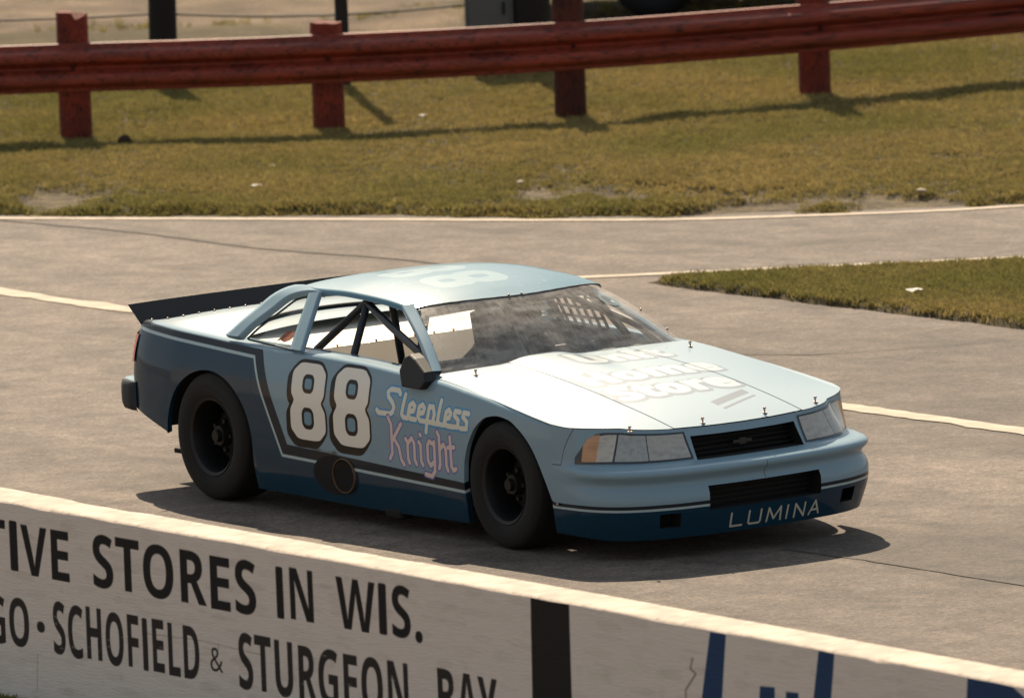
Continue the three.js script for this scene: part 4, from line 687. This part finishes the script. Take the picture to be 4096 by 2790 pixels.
const tubeBar = (pts) => sub('roll_bar', tube(pts, 0.0215, Math.max(8, (pts.length - 1) * 10), 10), barBlue);
both((s) => {
  const q = (p) => p.map(([x, y, z]) => [x, y, z * s]);
  tubeBar(q([[1.066, 1.158, 0.545], [1.075, 1.11, 0.575], [1.115, 0.84, 0.705], [1.12, 0.5, 0.74], [1.12, 0.2, 0.74]]));
  tubeBar(q([[1.066, 1.152, 0.548], [0.647, 0.862, 0.62]]));
  tubeBar(q([[1.072, 1.14, 0.56], [1.40, 1.04, 0.63], [1.78, 0.935, 0.705], [2.04, 0.80, 0.73]]));
  tubeBar(q([[1.066, 1.160, 0.54], [1.30, 1.165, 0.545], [1.52, 1.148, 0.535], [1.59, 1.12, 0.535], [1.66, 0.98, 0.62], [1.73, 0.83, 0.70], [1.76, 0.3, 0.72]]));
  for (const y of [0.36, 0.52, 0.68]) tubeBar(q([[1.12, y, 0.74], [1.75, y - 0.02, 0.72]]));
});
tubeBar([[1.066, 1.165, 0.55], [1.066, 1.175, 0], [1.066, 1.165, -0.55]]); tubeBar([[1.59, 1.125, 0.53], [1.66, 1.14, 0], [1.59, 1.125, -0.53]]);
tubeBar([[1.068, 1.12, 0.40], [1.075, 0.74, 0.35], [1.075, 0.3, 0.30]]); tubeBar([[1.10, 1.10, -0.50], [1.11, 0.3, 0.62]]); tubeBar([[1.655, 1.128, 0.02], [1.76, 0.84, 0.0]]); tubeBar([[1.12, 0.76, 0.70], [1.12, 0.76, -0.70]]);
{ // window net on the driver's side
  const net = [], P = (u, v) => { const x = lerp(1.02, 1.46, u), y = lerp(0.885, 1.115, v) - 0.02 * (1 - u) * 0, z = -(0.735 - (y - 0.885) * 0.5); return [x, y, z]; };
  for (let i = 0; i <= 6; i++) net.push(tube([P(i / 6, 0), P(i / 6 + 0.01, 0.5), P(i / 6, 1)], 0.009, 10, 6));
  for (let j = 0; j <= 4; j++) net.push(tube([P(0, j / 4), P(0.5, j / 4 - 0.02), P(1, j / 4)], 0.009, 10, 6));
  sub('window_net', net, std(0x101010, 0.9));
}
{ // seat and steering wheel on the left
  const pad = std(0x191a1d, 0.9);
  const seat = sub('driver_seat', [grid(14, 14, (i, j) => { const u = i / 14 - 0.5, v = j / 14; const z = -0.37 + u * 0.46, wing = 0.10 * Math.pow(Math.abs(u) * 2, 3); return [1.04 + wing - 0.13 * v, 0.40 + 0.60 * v, z]; }), box(1.14, 0.36, -0.37, 0.42, 0.10, 0.46, 0.03)], pad);
  sub('headrest', box(0.90, 1.02, -0.37, 0.06, 0.14, 0.22, 0.02), pad, seat);
  const R = new THREE.Matrix4().makeTranslation(1.56, 0.80, -0.37).multiply(new THREE.Matrix4().makeRotationZ(0.35)).multiply(new THREE.Matrix4().makeRotationY(Math.PI / 2));
  sub('steering_wheel', [new THREE.TorusGeometry(0.175, 0.013, 10, 40), new THREE.BoxGeometry(0.33, 0.03, 0.006), new THREE.CylinderGeometry(0.03, 0.03, 0.03, 16).rotateX(Math.PI / 2), new THREE.BoxGeometry(0.03, 0.17, 0.006).translate(0, -0.085, 0)].map((g) => g.applyMatrix4(R)), satin);
}
// ---- mirror pod, exhaust, side details
{
  const s = new THREE.Shape([[1.925, 0.812], [1.88, 0.882], [1.90, 0.945], [1.935, 0.958], [1.985, 0.94], [2.095, 0.882], [2.118, 0.845], [2.085, 0.81]].map(([x, y]) => new THREE.Vector2(x, y)));
  const g = new THREE.ExtrudeGeometry(s, { depth: 0.05, bevelEnabled: true, bevelSize: 0.012, bevelThickness: 0.015, bevelSegments: 3 }); { const p = g.attributes.position; for (let k = 0; k < p.count; k++) p.setZ(k, p.getZ(k) + 0.858 - 0.30 * (p.getY(k) - 0.86)); g.computeVertexNormals(); }
  const mir = sub('side_mirror', g, std(0x08090a, 0.6)); sub('mirror_bracket', tube([[1.96, 0.84, 0.80], [2.0, 0.85, 0.87]], 0.012, 4, 8), satin, mir);
  const cx = 1.31, cy = 0.268, z = 0.918, ring = (rx, ry, zz, n = 40) => Array.from({ length: n }, (_, i) => [cx + rx * Math.cos(i / n * 6.2832), cy + ry * Math.sin(i / n * 6.2832), zz]);
  const outer = ring(0.115, 0.098, z + 0.004), inn = ring(0.10, 0.085, z + 0.006);
  const ex = sub('exhaust_outlet', [grid(40, 3, (i, j) => { const a = ring(0.108, 0.096, z - 0.004)[i % 40], b = ring(0.106, 0.094, z + 0.012)[i % 40], c = ring(0.100, 0.088, z + 0.012)[i % 40], d = ring(0.098, 0.086, z - 0.01)[i % 40]; return [a, b, c, d][j]; })], std(0x6b5238, 0.5, { metalness: 0.7 }));
  sub('pipe', [new THREE.CircleGeometry(1, 30).scale(0.099, 0.087, 1).translate(cx, cy, z + 0.006)], std(0x060504, 0.95), ex);
  // scorched oval shield behind the outlet
  sub('heat_shield', [grid(30, 6, (i, j) => { const a = i / 30 * 6.2832, r = j / 6; return [1.20 + 0.19 * r * Math.cos(a), 0.262 + 0.105 * r * Math.sin(a), 0.9235 + 0.003 * (1 - r) - inOff(0.262 + 0.105 * r * Math.sin(a))]; })], std(0x14100d, 0.9), ex);
  // jacking foot under the sill
  sub('jack_post', [box(1.72, 0.10, 0.86, 0.16, 0.06, 0.08, 0.02)], black);
  both((s2) => sub('quarter_rivet', new THREE.SphereGeometry(0.008, 8, 6).translate(3.29, 0.30, s2 * 0.921), pinMat));
}
// ---- wheels
{
  const tyreProf = [[0.20, -0.115], [0.215, -0.13], [0.25, -0.140], [0.29, -0.138], [0.318, -0.128], [0.332, -0.112], [0.337, -0.09], [0.338, -0.05], [0.338, 0.05], [0.337, 0.09], [0.332, 0.112], [0.318, 0.128], [0.29, 0.138], [0.25, 0.140], [0.215, 0.13], [0.20, 0.115]];
  const rubTex = dataTex(256, (i, j) => { const l = 25 + 20 * (fbm(i / 30, j / 8, 4) - 0.5) + 16 * (hash(i, j) - 0.5); return [l, l * 0.96, l * 0.9]; });
  const rubber = std(0xffffff, 0.88, { map: rubTex }), steelB = std(0x090909, 0.6), hubM = std(0x1c1a18, 0.6, { metalness: 0.4 });
  for (const [x, s, turn] of [[0, 1, 0], [0, -1, 0], [2.79, 1, -0.02], [2.79, -1, -0.02]]) {
    const big = x ? 1 : 1.04, place = (g) => { if (s < 0) g.rotateX(Math.PI); g.rotateY(turn); g.scale(big, big, 1); return g.translate(x, 0.338 * big, s * 0.785); };
    const lathe = (prof, seg = 60) => new THREE.LatheGeometry(prof.map(([r, y]) => new THREE.Vector2(r, y)), seg).rotateX(Math.PI / 2);
    const wheel = part('wheel', place(lathe([[0.198, -0.12], [0.19, -0.10], [0.185, -0.02], [0.185, 0.06], [0.192, 0.105], [0.203, 0.122], [0.208, 0.126], [0.206, 0.130], [0.19, 0.118]])), steelB, car);
    part('tire', place(lathe(tyreProf, 90)), rubber, wheel);
    // dished steel centre with openings
    const disc = new THREE.Shape(); disc.absarc(0, 0, 0.188, 0, 6.2832); for (let k = 0; k < 8; k++) { const a = k / 8 * 6.2832, h = new THREE.Path(); h.absellipse(0.14 * Math.cos(a), 0.14 * Math.sin(a), 0.026, 0.02, 0, 6.2832, true, a); disc.holes.push(h); }
    const dg = new THREE.ExtrudeGeometry(disc, { depth: 0.008, bevelEnabled: false, curveSegments: 36 }).translate(0, 0, 0.03);
    part('wheel_disc', place(dg), steelB, wheel);
    part('hub', place(mergeGeometries([clean(new THREE.CylinderGeometry(0.052, 0.06, 0.05, 24).rotateX(Math.PI / 2).translate(0, 0, 0.055)), clean(new THREE.CylinderGeometry(0.030, 0.034, 0.03, 20).rotateX(Math.PI / 2).translate(0, 0, 0.09))])), hubM, wheel);
    for (let k = 0; k < 5; k++) part('lug_nut', place(new THREE.CylinderGeometry(0.012, 0.013, 0.025, 6).rotateX(Math.PI / 2).translate(0.078 * Math.cos(k * 1.2566), 0.078 * Math.sin(k * 1.2566), 0.05)), hubM, wheel);
    part('brake_disc', place(new THREE.CylinderGeometry(0.15, 0.15, 0.03, 30).rotateX(Math.PI / 2).translate(0, 0, -0.04)), std(0x2a2826, 0.6, { metalness: 0.6 }), wheel);
  }
  part('axle', [tube([[0, 0.338, -0.7], [0, 0.338, 0.7]], 0.045, 4, 12), tube([[2.79, 0.32, -0.7], [2.79, 0.32, 0.7]], 0.03, 4, 10)], black, car);
}
// ------------------------------------------------------------------ driver
function field(bones, lo, hi, cell, k) { // smooth union of tapered capsules, meshed
  const c = [0, 1, 2].map((i) => (lo[i] + hi[i]) / 2), size = Math.max(hi[0] - lo[0], hi[1] - lo[1], hi[2] - lo[2]), n = Math.min(110, Math.ceil(size / cell) + 4), half = n * cell / 2;
  const mc = new MarchingCubes(n, std(0xffffff), false, false, 220000); mc.isolation = 0;
  const a = V(), b = V(), q = V();
  for (let z = 0; z < n; z++) for (let y = 0; y < n; y++) for (let x = 0; x < n; x++) {
    q.set(c[0] + (x - n / 2) / (n / 2) * half, c[1] + (y - n / 2) / (n / 2) * half, c[2] + (z - n / 2) / (n / 2) * half);
    let d = 1e3;
    for (const [p0, p1, r0, r1] of bones) { a.set(...p0); b.set(...p1); const l = b.clone().sub(a), t = clamp(q.clone().sub(a).dot(l) / Math.max(1e-9, l.lengthSq())), e = q.distanceTo(a.addScaledVector(l, t)) - lerp(r0, r1, t); const h = Math.max(k - Math.abs(d - e), 0) / k; d = Math.min(d, e) - h * h * k * 0.25; }
    mc.field[x + y * n + z * n * n] = -d;
  }
  mc.update();
  const g = new THREE.BufferGeometry(), m = mc.count * 1, P = mc.positionArray.slice(0, m * 3), N = mc.normalArray.slice(0, m * 3);
  for (let i = 0; i < m; i++) for (let e = 0; e < 3; e++) P[i * 3 + e] = c[e] + P[i * 3 + e] * half;
  g.setAttribute('position', new THREE.BufferAttribute(P, 3)); g.setAttribute('normal', new THREE.BufferAttribute(N, 3)); return clean(g);
}
{
  const man = thing('person', 'driver in a dark suit and pale helmet holding the steering wheel', 'person', [1.10, 0.41, -0.37]);
  const at = ([x, y, z]) => [x - 1.10, y - 0.41 + 0.005, z + 0.37], B = (p, q, r0, r1) => [at(p), at(q), r0, r1];
  const bones = [B([1.12, 0.50, -0.43], [1.12, 0.50, -0.31], 0.12, 0.12), B([1.10, 0.52, -0.37], [1.05, 0.76, -0.37], 0.14, 0.155), B([1.05, 0.78, -0.52], [1.05, 0.78, -0.22], 0.075, 0.075), B([1.05, 0.80, -0.37], [1.07, 0.90, -0.37], 0.07, 0.06)];
  for (const s of [-1, 1]) { bones.push(B([1.05, 0.79, -0.37 + s * 0.19], [1.22, 0.62, -0.37 + s * 0.24], 0.060, 0.048), B([1.22, 0.62, -0.37 + s * 0.24], [1.49, 0.80, -0.37 + s * 0.16], 0.046, 0.032), B([1.12, 0.49, -0.37 + s * 0.09], [1.52, 0.58, -0.37 + s * 0.13], 0.085, 0.060), B([1.52, 0.58, -0.37 + s * 0.13], [1.85, 0.33, -0.37 + s * 0.12], 0.056, 0.04), B([1.85, 0.33, -0.37 + s * 0.12], [1.95, 0.38, -0.37 + s * 0.12], 0.042, 0.034)); }
  const suit = field(bones, at([0.88, 0.30, -0.78]), at([2.02, 1.0, 0.04]), 0.0145, 0.05);
  const hands = [];
  for (const s of [-1, 1]) { // each hand closes round the rim: palm, four fingers, thumb
    const o = [1.535, 0.815, -0.37 + s * 0.168], f = [B([1.49, 0.80, -0.37 + s * 0.162], o, 0.028, 0.03)];
    for (let k = 0; k < 4; k++) { const y = o[1] + 0.028 - k * 0.0185, l = [0.92, 1, 0.96, 0.8][k]; f.push(B([o[0] + 0.005, y, o[2] + s * 0.012], [o[0] + 0.04 * l, y + 0.002, o[2] + s * 0.022], 0.0095, 0.009), B([o[0] + 0.04 * l, y + 0.002, o[2] + s * 0.022], [o[0] + 0.052 * l, y, o[2] - s * 0.004], 0.009, 0.0085), B([o[0] + 0.052 * l, y, o[2] - s * 0.004], [o[0] + 0.036 * l, y, o[2] - s * 0.02], 0.0085, 0.0075)); }
    f.push(B([o[0] - 0.01, o[1] + 0.02, o[2] - s * 0.012], [o[0] + 0.012, o[1] + 0.045, o[2] - s * 0.024], 0.0105, 0.0095), B([o[0] + 0.012, o[1] + 0.045, o[2] - s * 0.024], [o[0] + 0.036, o[1] + 0.052, o[2] - s * 0.016], 0.0095, 0.008));
    const lo = at([o[0] - 0.08, o[1] - 0.09, o[2] - 0.085]), hi = at([o[0] + 0.09, o[1] + 0.09, o[2] + 0.085]); hands.push(field(f, lo, hi, 0.004, 0.007));
  }
  const body = part('body', mergeGeometries([suit, ...hands]), std(0x1a1c22, 0.85), man);
  const hp = [[0, -0.13], [0.07, -0.135], [0.105, -0.13], [0.122, -0.09], [0.130, -0.03], [0.130, 0.03], [0.118, 0.085], [0.085, 0.128], [0.045, 0.147], [0, 0.152]];
  const hg = new THREE.LatheGeometry(new THREE.SplineCurve(hp.map(([a, b]) => new THREE.Vector2(a, b))).getPoints(40), 40); hg.scale(1.12, 1, 1); const hc = at([1.10, 1.0, -0.37]); hg.translate(...hc);
  const helmet = part('helmet', hg, phys(0x8d9298, 0.3, { clearcoat: 0.8 }), man);
  part('visor', grid(20, 8, (i, j) => { const a = lerp(-1.2, 1.2, i / 20), y = lerp(-0.035, 0.06, j / 8), r = 0.132 - 0.06 * Math.max(0, y) * Math.max(0, y) * 20; return [hc[0] + Math.cos(a) * r * 1.13, hc[1] + y, hc[2] + Math.sin(a) * r]; }), phys(0x0c0e10, 0.1, { clearcoat: 1 }), helmet);
  void body;
}

scene.traverse((o) => { if (o.isMesh) { o.castShadow = true; o.receiveShadow = true; } });
renderer.render(scene, camera);
